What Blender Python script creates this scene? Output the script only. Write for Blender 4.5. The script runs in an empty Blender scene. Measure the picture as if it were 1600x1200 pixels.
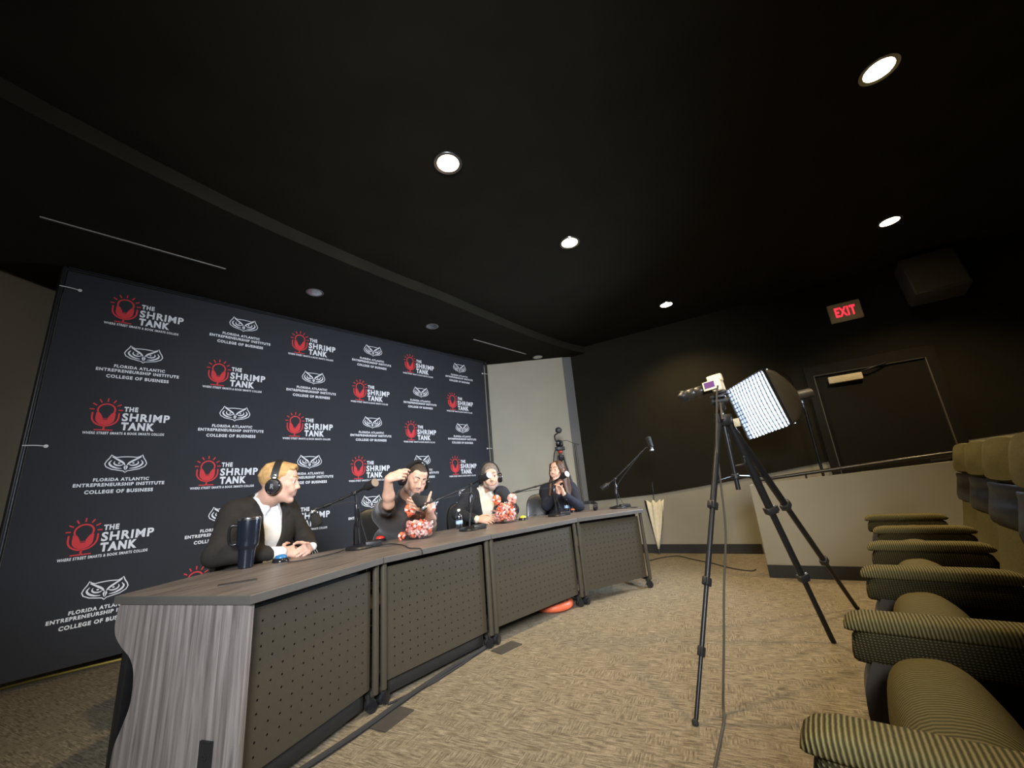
import bpy, bmesh, math, random
import numpy as np
from mathutils import Vector, Matrix

random.seed(7)
SC = bpy.context.scene
COL = SC.collection
KEY_W = 92.0        # cool key lamp behind the photographer
FILL_W = 10.0      # added unseen fill for the left wall
SPOT_W = 180.0      # each recessed downlight
SOFT_L = 190.0      # radiance of the softbox cloth
PI = math.pi
R = math.radians

# ------------------------------------------------------------------ camera
cam_data = bpy.data.cameras.new('camera')
cam_data.sensor_fit = 'HORIZONTAL'
cam_data.sensor_width = 36.0
cam_data.lens = 13.8615
cam_data.clip_start = 0.01
cam = bpy.data.objects.new('camera', cam_data)
COL.objects.link(cam)
_m = Matrix(((0.9964084, 0.0846780, 0.0, 0.0),
             (0.0215842, -0.2539815, -0.9669682, 0.0),
             (-0.0818809, 0.9634952, -0.2548970, 1.057),
             (0, 0, 0, 1)))
cam.matrix_world = _m
SC.camera = cam

# ------------------------------------------------------------------ world, exposure
w = bpy.data.worlds.new('world')
SC.world = w
w.use_nodes = True
w.node_tree.nodes['Background'].inputs[0].default_value = (0.9, 0.95, 1.0, 1)
w.node_tree.nodes['Background'].inputs[1].default_value = 0.0
vs = SC.view_settings
SC.display_settings.display_device = 'sRGB'
vs.view_transform = 'Standard'
vs.look = 'None'
vs.exposure = 0.0
vs.gamma = 1.0
vs.use_curve_mapping = False
try:
    SC.cycles.use_denoising = True
    SC.cycles.max_bounces = 8
    SC.cycles.sample_clamp_indirect = 4.0
    SC.cycles.caustics_reflective = False
    SC.cycles.caustics_refractive = False
except Exception:
    pass


def area_light(name, loc, target, size, power, color, spread=PI):
    d = bpy.data.lights.new(name, 'AREA')
    d.shape = 'SQUARE'
    d.size = size
    d.energy = power
    d.color = color
    d.spread = spread
    o = bpy.data.objects.new(name, d)
    COL.objects.link(o)
    o.location = loc
    o.rotation_euler = (Vector(target) - Vector(loc)).to_track_quat('-Z', 'Y').to_euler()
    return o


# off-frame key lamp, then an added fill that brightens the left wall
area_light('key_lamp', (0.0, -1.7, 2.45), (-0.35, 4.4, 1.1), 1.2, KEY_W, (0.90, 0.94, 1.0), R(72))
area_light('wall_fill', (-1.0, -2.6, 2.8), (-4.0, 3.0, 0.7), 1.0, FILL_W, (1.0, 0.95, 0.88), R(70))


# ------------------------------------------------------------------ materials
def mat(name, color, rough=0.6, metal=0.0, spec=0.5, noise=0.0, nscale=20.0, bump=0.0, bscale=200.0,
        emit=None, estr=0.0, trans=0.0, ior=1.45, coat=0.0, sss=0.0, sheen=0.0):
    m = bpy.data.materials.new(name)
    m.use_nodes = True
    nt = m.node_tree
    b = nt.nodes['Principled BSDF']
    b.inputs['Base Color'].default_value = (*color, 1)
    b.inputs['Roughness'].default_value = rough
    b.inputs['Metallic'].default_value = metal
    b.inputs['Specular IOR Level'].default_value = spec
    b.inputs['IOR'].default_value = ior
    b.inputs['Transmission Weight'].default_value = trans
    b.inputs['Coat Weight'].default_value = coat
    b.inputs['Sheen Weight'].default_value = sheen
    if sss:
        b.inputs['Subsurface Weight'].default_value = sss
        b.inputs['Subsurface Radius'].default_value = (0.012, 0.005, 0.003)
        b.inputs['Subsurface Scale'].default_value = 1.0
    if emit:
        b.inputs['Emission Color'].default_value = (*emit, 1)
        b.inputs['Emission Strength'].default_value = estr
    if noise or bump:
        tc = nt.nodes.new('ShaderNodeTexCoord')
    if noise:
        n = nt.nodes.new('ShaderNodeTexNoise')
        n.inputs['Scale'].default_value = nscale
        n.inputs['Detail'].default_value = 5
        nt.links.new(tc.outputs['Object'], n.inputs['Vector'])
        r = nt.nodes.new('ShaderNodeValToRGB')
        r.color_ramp.elements[0].position = 0.3
        r.color_ramp.elements[1].position = 0.7
        r.color_ramp.elements[0].color = (*[c * (1 - noise) for c in color], 1)
        r.color_ramp.elements[1].color = (*[min(1, c * (1 + noise)) for c in color], 1)
        nt.links.new(n.outputs['Fac'], r.inputs['Fac'])
        nt.links.new(r.outputs['Color'], b.inputs['Base Color'])
    if bump:
        n2 = nt.nodes.new('ShaderNodeTexNoise')
        n2.inputs['Scale'].default_value = bscale
        n2.inputs['Detail'].default_value = 3
        nt.links.new(tc.outputs['Object'], n2.inputs['Vector'])
        bp = nt.nodes.new('ShaderNodeBump')
        bp.inputs['Strength'].default_value = bump
        bp.inputs['Distance'].default_value = 0.01
        nt.links.new(n2.outputs['Fac'], bp.inputs['Height'])
        nt.links.new(bp.outputs['Normal'], b.inputs['Normal'])
    return m


def nodes_of(m):
    return m.node_tree, m.node_tree.nodes, m.node_tree.links, m.node_tree.nodes['Principled BSDF']


def ramp(nt, stops):
    r = nt.nodes.new('ShaderNodeValToRGB')
    el = r.color_ramp.elements
    el[0].position, el[0].color = stops[0][0], (*stops[0][1], 1)
    el[1].position, el[1].color = stops[-1][0], (*stops[-1][1], 1)
    for p, c in stops[1:-1]:
        e = el.new(p)
        e.color = (*c, 1)
    return r


def carpet_mat():
    m = mat('carpet_weave', (0.2, 0.16, 0.1), 0.95, spec=0.1)
    nt, N, L, b = nodes_of(m)
    tc = N.new('ShaderNodeTexCoord')

    rotn = N.new('ShaderNodeMapping')
    rotn.inputs['Rotation'].default_value = (0, 0, R(25))
    L.new(tc.outputs['Object'], rotn.inputs['Vector'])
    sep = N.new('ShaderNodeSeparateXYZ')
    L.new(rotn.outputs['Vector'], sep.inputs[0])

    def snap(sock, step):
        q = N.new('ShaderNodeMath')
        q.operation = 'SNAP'
        q.inputs[1].default_value = step
        L.new(sock, q.inputs[0])
        return q.outputs[0]

    def streak(su, sv, ku, kv, detail=2.0, swap=False):
        """woven threads: noise stretched along one axis, rows snapped to the thread width"""
        u_, v_ = (sep.outputs[1], sep.outputs[0]) if swap else (sep.outputs[0], sep.outputs[1])
        if su:
            u_ = snap(u_, su)
        if sv:
            v_ = snap(v_, sv)
        mu = []
        for s_, k_ in ((u_, ku), (v_, kv)):
            m_ = N.new('ShaderNodeMath')
            m_.operation = 'MULTIPLY'
            m_.inputs[1].default_value = k_
            L.new(s_, m_.inputs[0])
            mu.append(m_.outputs[0])
        cb = N.new('ShaderNodeCombineXYZ')
        L.new(mu[0], cb.inputs[0])
        L.new(mu[1], cb.inputs[1])
        n = N.new('ShaderNodeTexNoise')
        n.inputs['Scale'].default_value = 1.0
        n.inputs['Detail'].default_value = detail
        n.inputs['Roughness'].default_value = 0.65
        L.new(cb.outputs[0], n.inputs['Vector'])
        return n.outputs['Fac']

    a = streak(0.012, 0.0055, 13.0, 130.0)
    c = streak(0.012, 0.0055, 15.0, 130.0, 2.0, True)
    sel = streak(0.05, 0.035, 6.0, 9.0, 1.0)
    rs = ramp(nt, [(0.50, (0, 0, 0)), (0.60, (0.8, 0.8, 0.8))])
    L.new(sel, rs.inputs['Fac'])
    mx = N.new('ShaderNodeMix')
    mx.data_type = 'FLOAT'
    L.new(rs.outputs['Color'], mx.inputs['Factor'])
    L.new(a, mx.inputs['A'])
    L.new(c, mx.inputs['B'])
    rc = ramp(nt, [(0.34, (0.110, 0.090, 0.060)), (0.50, (0.20, 0.168, 0.117)), (0.66, (0.31, 0.268, 0.195))])
    L.new(mx.outputs['Result'], rc.inputs['Fac'])
    fine = streak(0.0, 0.0, 420.0, 420.0, 1.0)
    rf = ramp(nt, [(0.3, (0.6, 0.6, 0.6)), (0.7, (1.25, 1.25, 1.25))])
    L.new(fine, rf.inputs['Fac'])
    mul = N.new('ShaderNodeMix')
    mul.data_type = 'RGBA'
    mul.blend_type = 'MULTIPLY'
    mul.inputs['Factor'].default_value = 1
    L.new(rc.outputs['Color'], mul.inputs['A'])
    L.new(rf.outputs['Color'], mul.inputs['B'])
    L.new(mul.outputs['Result'], b.inputs['Base Color'])
    bp = N.new('ShaderNodeBump')
    bp.inputs['Strength'].default_value = 0.5
    bp.inputs['Distance'].default_value = 0.004
    L.new(fine, bp.inputs['Height'])
    L.new(bp.outputs['Normal'], b.inputs['Normal'])
    return m


def wood_mat(name, axis, lo, mid, hi):
    """grain running along the given axis of the object"""
    m = mat(name, mid, 0.42, spec=0.4)
    nt, N, L, b = nodes_of(m)
    tc = N.new('ShaderNodeTexCoord')
    mp = N.new('ShaderNodeMapping')
    if isinstance(axis, (int, float)):
        mp.inputs['Rotation'].default_value = (0, 0, -axis)
        sc = [1.0, 16.0, 1.0]
    else:
        sc = [20.0, 20.0, 20.0]
        sc['XYZ'.index(axis)] = 0.8
    mp2 = N.new('ShaderNodeMapping')
    mp2.inputs['Scale'].default_value = sc
    L.new(tc.outputs['Object'], mp.inputs['Vector'])
    L.new(mp.outputs['Vector'], mp2.inputs['Vector'])
    n = N.new('ShaderNodeTexNoise')
    n.inputs['Scale'].default_value = 2.4
    n.inputs['Detail'].default_value = 8
    n.inputs['Roughness'].default_value = 0.62
    n.inputs['Distortion'].default_value = 0.5
    L.new(mp2.outputs['Vector'], n.inputs['Vector'])
    r = ramp(nt, [(0.33, lo), (0.5, mid), (0.66, hi)])
    L.new(n.outputs['Fac'], r.inputs['Fac'])
    L.new(r.outputs['Color'], b.inputs['Base Color'])
    return m


def ribbed_fabric(name, lo, hi, axis, pitch=0.0075, weave=False):
    m = mat(name, hi, 0.95, spec=0.08)
    nt, N, L, b = nodes_of(m)
    tc = N.new('ShaderNodeTexCoord')
    wv = N.new('ShaderNodeTexWave')
    wv.wave_type = 'BANDS'
    wv.bands_direction = axis
    wv.wave_profile = 'SIN'
    wv.inputs['Scale'].default_value = 2 * PI / pitch / 20.0
    wv.inputs['Distortion'].default_value = 0.6
    wv.inputs['Detail'].default_value = 1.0
    wv.inputs['Detail Scale'].default_value = 3.0
    L.new(tc.outputs['Object'], wv.inputs['Vector'])
    fac = wv.outputs['Fac']
    if weave:
        w2 = N.new('ShaderNodeTexWave')
        w2.wave_type = 'BANDS'
        w2.bands_direction = 'Z'
        w2.inputs['Scale'].default_value = 2 * PI / (pitch * 0.8) / 20.0
        w2.inputs['Distortion'].default_value = 0.5
        L.new(tc.outputs['Object'], w2.inputs['Vector'])
        mu = N.new('ShaderNodeMath')
        mu.operation = 'MULTIPLY'
        L.new(fac, mu.inputs[0])
        L.new(w2.outputs['Fac'], mu.inputs[1])
        fac = mu.outputs[0]
    r = ramp(nt, [(0.1, lo), (0.8, hi)])
    L.new(fac, r.inputs['Fac'])
    L.new(r.outputs['Color'], b.inputs['Base Color'])
    bp = N.new('ShaderNodeBump')
    bp.inputs['Strength'].default_value = 0.7
    bp.inputs['Distance'].default_value = 0.003
    L.new(fac, bp.inputs['Height'])
    L.new(bp.outputs['Normal'], b.inputs['Normal'])
    return m


MT = {}
MT['carpet'] = carpet_mat()
MT['ceil'] = mat('matte_black_ceiling', (0.019, 0.0170, 0.0115), 0.95, spec=0.15, noise=0.12, nscale=3, bump=0.05, bscale=300)
MT['darkwall'] = mat('matte_dark_wall', (0.0165, 0.0143, 0.0092), 0.92, spec=0.15, noise=0.08, nscale=4, bump=0.08, bscale=400)
MT['greywall'] = mat('grey_wall_paint', (0.29, 0.268, 0.205), 0.85, noise=0.04, nscale=3, bump=0.06, bscale=350)
MT['backwall'] = mat('grey_back_wall_paint', (0.37, 0.342, 0.272), 0.85, noise=0.04, nscale=3, bump=0.06, bscale=350)
MT['greyshade'] = mat('shaded_cool_grey_paint', (0.13, 0.132, 0.130), 0.85, noise=0.04, nscale=3)  # darker copy for the return that faces away from the light
MT['base'] = mat('black_rubber_skirting', (0.018, 0.017, 0.015), 0.6, noise=0.1)
MT['black'] = mat('black_satin_plastic', (0.018, 0.018, 0.019), 0.45, noise=0.1, nscale=40)
MT['blackgloss'] = mat('black_gloss_plastic', (0.014, 0.014, 0.016), 0.18)
MT['blackmetal'] = mat('black_coated_metal', (0.02, 0.02, 0.021), 0.38, metal=0.4, noise=0.1, nscale=60)
MT['railblack'] = mat('dark_metal_rail', (0.05, 0.046, 0.038), 0.3, metal=0.8)
MT['rubber'] = mat('black_rubber', (0.02, 0.02, 0.02), 0.8)
MT['chrome'] = mat('brushed_chrome', (0.75, 0.76, 0.78), 0.22, metal=1.0, noise=0.05, nscale=90)
MT['steel'] = mat('grey_steel', (0.42, 0.42, 0.43), 0.35, metal=0.9)
MT['leather'] = mat('black_leather', (0.012, 0.012, 0.013), 0.28, bump=0.08, bscale=160)
MT['bronze'] = mat('bronze_grey_powder_coat', (0.052, 0.044, 0.030), 0.5, spec=0.4, noise=0.05, nscale=60, bump=0.03, bscale=500)
MT['edge'] = mat('grey_edge_band', (0.085, 0.079, 0.072), 0.5, noise=0.04)
MT['endwood'] = wood_mat('upright_grey_walnut_laminate', 'Z', (0.105, 0.092, 0.086), (0.190, 0.170, 0.160), (0.275, 0.250, 0.236))
MT['bannerblack'] = mat('navy_black_banner_cloth', (0.0205, 0.0222, 0.0275), 0.75, noise=0.06, nscale=5, bump=0.06, bscale=600)
MT['bannerwhite'] = mat('white_banner_ink', (0.80, 0.80, 0.82), 0.75)
MT['bannerred'] = mat('red_banner_ink', (0.66, 0.045, 0.05), 0.75)
MT['foam'] = mat('charcoal_microphone_foam', (0.022, 0.021, 0.020), 0.95, bump=0.6, bscale=500)
MT['white'] = mat('white_plastic', (0.75, 0.74, 0.70), 0.45)
MT['cream'] = mat('cream_plastic', (0.78, 0.70, 0.50), 0.45, noise=0.05)
MT['shirt'] = mat('white_shirt_cotton', (0.80, 0.79, 0.77), 0.85, noise=0.04, nscale=15, bump=0.35, bscale=28)
MT['creamshirt'] = mat('cream_shirt_cotton', (0.72, 0.68, 0.56), 0.85, noise=0.04, nscale=15, bump=0.35, bscale=28)
MT['blazerbrown'] = mat('dark_brown_suit_wool', (0.019, 0.0158, 0.013), 0.9, noise=0.15, nscale=25, bump=0.5, bscale=16)
MT['blazernavy'] = mat('charcoal_navy_suit_wool', (0.017, 0.0185, 0.023), 0.9, noise=0.15, nscale=25, bump=0.5, bscale=16)
MT['polo'] = mat('dark_taupe_knit', (0.040, 0.034, 0.033), 0.85, noise=0.12, nscale=20, bump=0.5, bscale=14, sheen=0.2)
MT['denim'] = mat('dark_navy_denim', (0.011, 0.013, 0.024), 0.9, noise=0.25, nscale=30, bump=0.5, bscale=20)
MT['trouser'] = mat('black_trouser_cloth', (0.020, 0.020, 0.022), 0.9, noise=0.1)
MT['shoe'] = mat('black_shoe_leather', (0.02, 0.017, 0.015), 0.35)
MT['skinfair'] = mat('fair_skin', (0.66, 0.40, 0.30), 0.5, noise=0.07, nscale=30, sss=0.15)
MT['skintan'] = mat('tan_skin', (0.56, 0.335, 0.24), 0.5, noise=0.07, nscale=30, sss=0.15)
MT['lips'] = mat('lip_skin', (0.50, 0.245, 0.195), 0.5)
MT['hairblond'] = mat('blond_hair', (0.50, 0.30, 0.12), 0.6, noise=0.2, nscale=45, bump=0.35, bscale=110)
MT['hairdark'] = mat('dark_brown_hair', (0.035, 0.024, 0.017), 0.55, noise=0.3, nscale=80, bump=0.5, bscale=120)
MT['hairgrey'] = mat('salt_and_pepper_hair', (0.16, 0.13, 0.11), 0.6, noise=0.5, nscale=90, bump=0.6, bscale=120)
MT['hairbrown'] = mat('chestnut_brown_hair', (0.075, 0.035, 0.018), 0.45, noise=0.4, nscale=30, bump=0.5, bscale=60)
MT['beardgrey'] = mat('grey_stubble', (0.33, 0.25, 0.215), 0.8, noise=0.25, nscale=200)
MT['eyewhite'] = mat('eye_white', (0.75, 0.72, 0.70), 0.25)
MT['iris'] = mat('dark_iris', (0.03, 0.02, 0.015), 0.2)
MT['olive'] = ribbed_fabric('olive_ribbed_upholstery', (0.052, 0.043, 0.016), (0.175, 0.146, 0.064), 'Y', 0.0068)
MT['oliveweave'] = ribbed_fabric('olive_woven_upholstery', (0.030, 0.025, 0.011), (0.110, 0.092, 0.044), 'Y', 0.0068, True)
MT['oliveplain'] = mat('olive_plain_upholstery', (0.105, 0.090, 0.038), 0.95, spec=0.08, noise=0.12, nscale=120, bump=0.15, bscale=350)
MT['olivecush'] = ribbed_fabric('olive_ribbed_cushion_cloth', (0.066, 0.055, 0.022), (0.145, 0.122, 0.055), 'X', 0.0085)
MT['brownplastic'] = mat('dark_brown_moulded_plastic', (0.055, 0.044, 0.033), 0.5, noise=0.06)
MT['seatblack'] = mat('black_seat_vinyl', (0.009, 0.0075, 0.0055), 0.38, spec=0.12, bump=0.12, bscale=18)
MT['glass'] = mat('clear_glass', (1, 1, 1), 0.0, trans=1.0, ior=1.2)
MT['water'] = mat('clear_bottle_plastic', (0.92, 0.96, 1.0), 0.05, trans=1.0, ior=1.2)
MT['orange'] = mat('orange_rubber', (0.80, 0.16, 0.07), 0.45, noise=0.12, nscale=40)
MT['salmon'] = mat('salmon_pink_rubber', (0.80, 0.30, 0.24), 0.4, noise=0.12, nscale=40)
MT['palepink'] = mat('pale_pink_rubber', (0.85, 0.60, 0.55), 0.4)
MT['tan'] = mat('tan_leather', (0.50, 0.33, 0.20), 0.6)
MT['screen'] = mat('lit_camera_screen', (0.05, 0.02, 0.06), 0.2, emit=(0.30, 0.12, 0.34), estr=0.6)
MT['exitred'] = mat('lit_red_exit_letters', (0.8, 0.03, 0.04), 0.5, emit=(1.0, 0.03, 0.06), estr=1.6)
MT['signbody'] = mat('aged_beige_sign_body', (0.62, 0.52, 0.33), 0.5, noise=0.12, nscale=60)
MT['door'] = mat('dark_door_paint', (0.013, 0.011, 0.008), 0.85, spec=0.15, noise=0.06, nscale=8)
MT['doorframe'] = mat('black_door_frame_paint', (0.012, 0.010, 0.0075), 0.75, spec=0.2, noise=0.06)
MT['yellow'] = mat('yellow_cable_jacket', (0.55, 0.42, 0.06), 0.5)
MT['umbwhite'] = mat('cream_umbrella_cloth', (0.74, 0.66, 0.47), 0.7, noise=0.06, nscale=25)
MT['slot'] = mat('pale_slot_metal', (0.42, 0.41, 0.38), 0.5)


# ------------------------------------------------------------------ mesh helpers
def frame(z, x=None):
    z = Vector(z).normalized()
    if x is None:
        x = Vector((0, 0, 1)) if abs(z.z) < 0.9 else Vector((1, 0, 0))
    y = z.cross(Vector(x)).normalized()
    x = y.cross(z).normalized()
    return x, y, z


def new():
    return bmesh.new()


def box(bm, c, s, rot=None, bevel=0.0, seg=2, mi=0):
    ret = bmesh.ops.create_cube(bm, size=1.0)
    vs_ = ret['verts']
    fs = set()
    for v in vs_:
        v.co = Vector((v.co.x * s[0], v.co.y * s[1], v.co.z * s[2]))
    for v in vs_:
        fs.update(v.link_faces)
    if bevel > 0:
        es = set()
        for v in vs_:
            es.update(v.link_edges)
        r = bmesh.ops.bevel(bm, geom=list(es) + vs_, offset=bevel, segments=seg, affect='EDGES', profile=0.5)
        vs_ = list({v for f in r['faces'] for v in f.verts} | {v for v in vs_ if v.is_valid})
        fs = {f for v in vs_ for f in v.link_faces}
    M_ = (rot if rot is not None else Matrix.Identity(3)).to_4x4()
    M_.translation = Vector(c)
    for v in vs_:
        v.co = M_ @ v.co
    for f in fs:
        if f.is_valid:
            f.material_index = mi
    return vs_


def ring(bm, c, x, y, rx, ry, n):
    return [bm.verts.new(Vector(c) + x * (rx * math.cos(2 * PI * i / n)) + y * (ry * math.sin(2 * PI * i / n))) for i in range(n)]


def bridge(bm, a, b, mi=0):
    n = len(a)
    for i in range(n):
        f = bm.faces.new((a[i], a[(i + 1) % n], b[(i + 1) % n], b[i]))
        f.material_index = mi


def cyl(bm, p0, p1, r0, r1=None, n=16, caps=True, mi=0, mi2=None):
    p0, p1 = Vector(p0), Vector(p1)
    r1 = r0 if r1 is None else r1
    x, y, z = frame(p1 - p0)
    a = ring(bm, p0, x, y, r0, r0, n)
    b = ring(bm, p1, x, y, r1, r1, n)
    bridge(bm, a, b, mi)
    if caps:
        f = bm.faces.new(list(reversed(a)))
        f.material_index = mi
        f = bm.faces.new(b)
        f.material_index = mi if mi2 is None else mi2
    return a + b


def smooth_path(pts, sub=6):
    pts = [Vector(p) for p in pts]
    if len(pts) < 3:
        return pts
    out = []
    P = [pts[0] * 2 - pts[1]] + pts + [pts[-1] * 2 - pts[-2]]
    for i in range(1, len(P) - 2):
        p0, p1, p2, p3 = P[i - 1:i + 3]
        for k in range(sub):
            t = k / sub
            out.append(0.5 * ((2 * p1) + (p2 - p0) * t + (2 * p0 - 5 * p1 + 4 * p2 - p3) * t * t + (3 * p1 - p0 - 3 * p2 + p3) * t ** 3))
    out.append(pts[-1])
    return out


def tube(bm, pts, r, n=8, sub=6, mi=0, caps=True):
    path = smooth_path(pts, sub) if sub > 1 else [Vector(p) for p in pts]
    rr = r if callable(r) else (lambda t: r)
    prev = None
    x = None
    last = None
    N_ = len(path)
    for i, p in enumerate(path):
        d = (path[min(i + 1, N_ - 1)] - path[max(i - 1, 0)])
        if d.length < 1e-9:
            d = Vector((0, 0, 1))
        x, y, z = frame(d, x)
        q = rr(i / max(1, N_ - 1))
        a = ring(bm, p, x, y, q, q, n)
        if prev:
            bridge(bm, prev, a, mi)
        elif caps:
            f = bm.faces.new(list(reversed(a)))
            f.material_index = mi
        prev = a
    if caps:
        f = bm.faces.new(prev)
        f.material_index = mi


def lathe(bm, prof, c=(0, 0, 0), axis=(0, 0, 1), n=24, mi=0, sx=1.0, sy=1.0, closed_ends=True):
    """prof: list of (radius, height along axis)"""
    x, y, z = frame(axis)
    c = Vector(c)
    prev = None
    for k, (r, h) in enumerate(prof):
        a = ring(bm, c + z * h, x, y, max(r, 1e-4) * sx, max(r, 1e-4) * sy, n)
        if prev:
            bridge(bm, prev, a, mi)
        elif closed_ends:
            bm.faces.new(list(reversed(a))).material_index = mi
        prev = a
    if closed_ends:
        bm.faces.new(prev).material_index = mi


def prism(bm, poly, fn, mi=0, mi_cap=None):
    """poly: 2-D points; fn(u, v, k) -> 3-D point for k = 0, 1"""
    a = [bm.verts.new(fn(u, v, 0)) for u, v in poly]
    b = [bm.verts.new(fn(u, v, 1)) for u, v in poly]
    bridge(bm, a, b, mi)
    f = bm.faces.new(list(reversed(a)))
    f.material_index = mi if mi_cap is None else mi_cap
    f = bm.faces.new(b)
    f.material_index = mi if mi_cap is None else mi_cap


def ball(bm, c, r, seg=16, rings=10, mi=0, rot=None):
    rx, ry, rz = (r, r, r) if not hasattr(r, '__len__') else r
    ret = bmesh.ops.create_uvsphere(bm, u_segments=seg, v_segments=rings, radius=1.0)
    M_ = (rot if rot is not None else Matrix.Identity(3))
    for v in ret['verts']:
        v.co = M_ @ Vector((v.co.x * rx, v.co.y * ry, v.co.z * rz)) + Vector(c)
        for f in v.link_faces:
            f.material_index = mi


def slab(bm, w_, h_, t_, pw=4.0, bend=0.0, fn=None, n=40, mi=0, crown=0.0, rim=0.35):
    """pillow-like superellipse slab in XZ, thickness along Y; fn maps the local point"""
    lay = [(-0.5, 1 - rim * 0.30), (-0.42, 1 - rim * 0.10), (-0.2, 1.0), (0.2, 1.0), (0.42, 1 - rim * 0.10), (0.5, 1 - rim * 0.30)]
    fn = fn or (lambda p: p)

    def pt(a, s, ty):
        ca, sa = math.cos(a), math.sin(a)
        x_ = math.copysign(abs(ca) ** (2 / pw), ca) * w_ / 2 * s
        z_ = math.copysign(abs(sa) ** (2 / pw), sa) * h_ / 2 * s
        return fn(Vector((x_, ty * t_ + bend * x_ * x_, z_)))
    prev = None
    first = None
    for ty, s in lay:
        rg = [bm.verts.new(pt(2 * PI * i / n, s, ty)) for i in range(n)]
        if prev:
            bridge(bm, prev, rg, mi)
        else:
            first = rg
        prev = rg
    for rg, ty, sgn in ((first, -0.5, -1), (prev, 0.5, 1)):
        p = rg
        for s in (0.7, 0.35):
            q = [bm.verts.new(pt(2 * PI * i / n, s * (1 - rim * 0.3), ty + sgn * crown * (1 - s))) for i in range(n)]
            if sgn > 0:
                bridge(bm, p, q, mi)
            else:
                bridge(bm, q, p, mi)
            p = q
        c_ = bm.verts.new(fn(Vector((0, (ty + sgn * crown) * t_, 0))))
        for i in range(n):
            tri = (p[i], p[(i + 1) % n], c_) if sgn > 0 else (p[(i + 1) % n], p[i], c_)
            bm.faces.new(tri).material_index = mi


def obj(name, bm, mats, parent=None, smooth=True, angle=0.7):
    me = bpy.data.meshes.new(name)
    bmesh.ops.recalc_face_normals(bm, faces=bm.faces[:]) if smooth != 'raw' else None
    bm.to_mesh(me)
    bm.free()
    for m_ in (mats if isinstance(mats, (list, tuple)) else [mats]):
        me.materials.append(MT[m_] if isinstance(m_, str) else m_)
    if smooth:
        me.shade_smooth()
        me.set_sharp_from_angle(angle=angle)
    o = bpy.data.objects.new(name, me)
    COL.objects.link(o)
    if parent:
        o.parent = parent
    return o


def tag(o, label, cat, group=None, kind=None):
    o['label'] = label
    o['category'] = cat
    if group:
        o['group'] = group
    if kind:
        o['kind'] = kind
    return o


def thing(name, label, cat, loc=(0, 0, 0), rotz=0.0, group=None, matrix=None):
    o = bpy.data.objects.new(name, None)
    o.empty_display_size = 0.05
    COL.objects.link(o)
    if matrix is not None:
        o.matrix_world = matrix
    else:
        o.location = loc
        o.rotation_euler = (0, 0, rotz)
    return tag(o, label, cat, group)


def struct(name, bm, mats, parent=None, smooth=False):
    o = obj(name, bm, mats, parent, smooth)
    if not parent:
        o['kind'] = 'structure'
    return o


def dup(root, label=None, group=None, loc=None, rotz=None):
    r = root.copy()
    COL.objects.link(r)
    if loc is not None:
        r.location = loc
    if rotz is not None:
        r.rotation_euler = (0, 0, rotz)
    if label:
        r['label'] = label
    if group:
        r['group'] = group
    for ch in list(root.children):
        c = ch.copy()
        COL.objects.link(c)
        c.parent = r
        for g in list(ch.children):
            d = g.copy()
            COL.objects.link(d)
            d.parent = c
    return r


_txt = {}


def text_mesh(s, bold=0.02):
    """outline of a word as (verts, faces) scaled so the capitals are 1 high, centred on x = 0, sitting on y = 0"""
    key = (s, bold)
    if key in _txt:
        return _txt[key]
    cu = bpy.data.curves.new('lettering', 'FONT')
    cu.body = s
    cu.size = 1.0
    cu.resolution_u = 3
    cu.offset = bold
    cu.space_character = 1.04 + bold * 3.2
    o = bpy.data.objects.new('lettering', cu)
    COL.objects.link(o)
    dg = bpy.context.evaluated_depsgraph_get()
    dg.update()
    ev = o.evaluated_get(dg)
    me = ev.to_mesh()
    V = np.array([v.co[:2] for v in me.vertices])
    F = [tuple(p.vertices) for p in me.polygons]
    ev.to_mesh_clear()
    bpy.data.objects.remove(o)
    bpy.data.curves.remove(cu)
    lo, hi = V.min(0), V.max(0)
    V = (V - [(lo[0] + hi[0]) / 2, lo[1]]) / (hi[1] - lo[1])
    _txt[key] = (V, F, (hi[0] - lo[0]) / (hi[1] - lo[1]))
    return _txt[key]


def put_text(bm, s, fn, cx, cy, width, height, mi=0, bold=0.02):
    V, F, asp = text_mesh(s, bold)
    vs_ = [bm.verts.new(fn(cx + v[0] / asp * width, cy + (v[1] - 0.5) * height)) for v in V]
    for f in F:
        try:
            bm.faces.new([vs_[i] for i in f]).material_index = mi
        except ValueError:
            pass


def ribbon(bm, pts, wd, fn, mi=0, closed=False, taper=None):
    P = [Vector((p[0], p[1])) for p in pts]
    n = len(P)
    L_, R_ = [], []
    for i in range(n):
        a = P[(i - 1) % n] if (closed or i > 0) else P[i]
        b = P[(i + 1) % n] if (closed or i < n - 1) else P[i]
        d = (b - a)
        d = d.normalized() if d.length > 1e-9 else Vector((1, 0))
        nn = Vector((-d.y, d.x))
        h = wd / 2 * (taper(i / (n - 1)) if taper else 1)
        L_.append(bm.verts.new(fn(*(P[i] + nn * h))))
        R_.append(bm.verts.new(fn(*(P[i] - nn * h))))
    for i in range(n if closed else n - 1):
        j = (i + 1) % n
        bm.faces.new((R_[i], R_[j], L_[j], L_[i])).material_index = mi


def flat(bm, pts, fn, mi=0):
    bm.faces.new([bm.verts.new(fn(x_, y_)) for x_, y_ in pts]).material_index = mi


def catmull2(pts, sub=5, closed=False):
    P = [Vector((p[0], p[1], 0)) for p in pts]
    if closed:
        P = P + [P[0]]
    q = smooth_path(P, sub)
    if closed:
        q = q[:-1]
    return [(v.x, v.y) for v in q]

# ================================================================== the room
WA = Vector((1.82, 6.109, 0))
WU = Vector((0.860, -0.510, 0))
WN = Vector((-0.510, -0.860, 0))


def W(s, d, z):
    """a point on the right-hand wall: s along it, d out into the room, z up"""
    return WA + WU * s + WN * d + Vector((0, 0, z))


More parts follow.
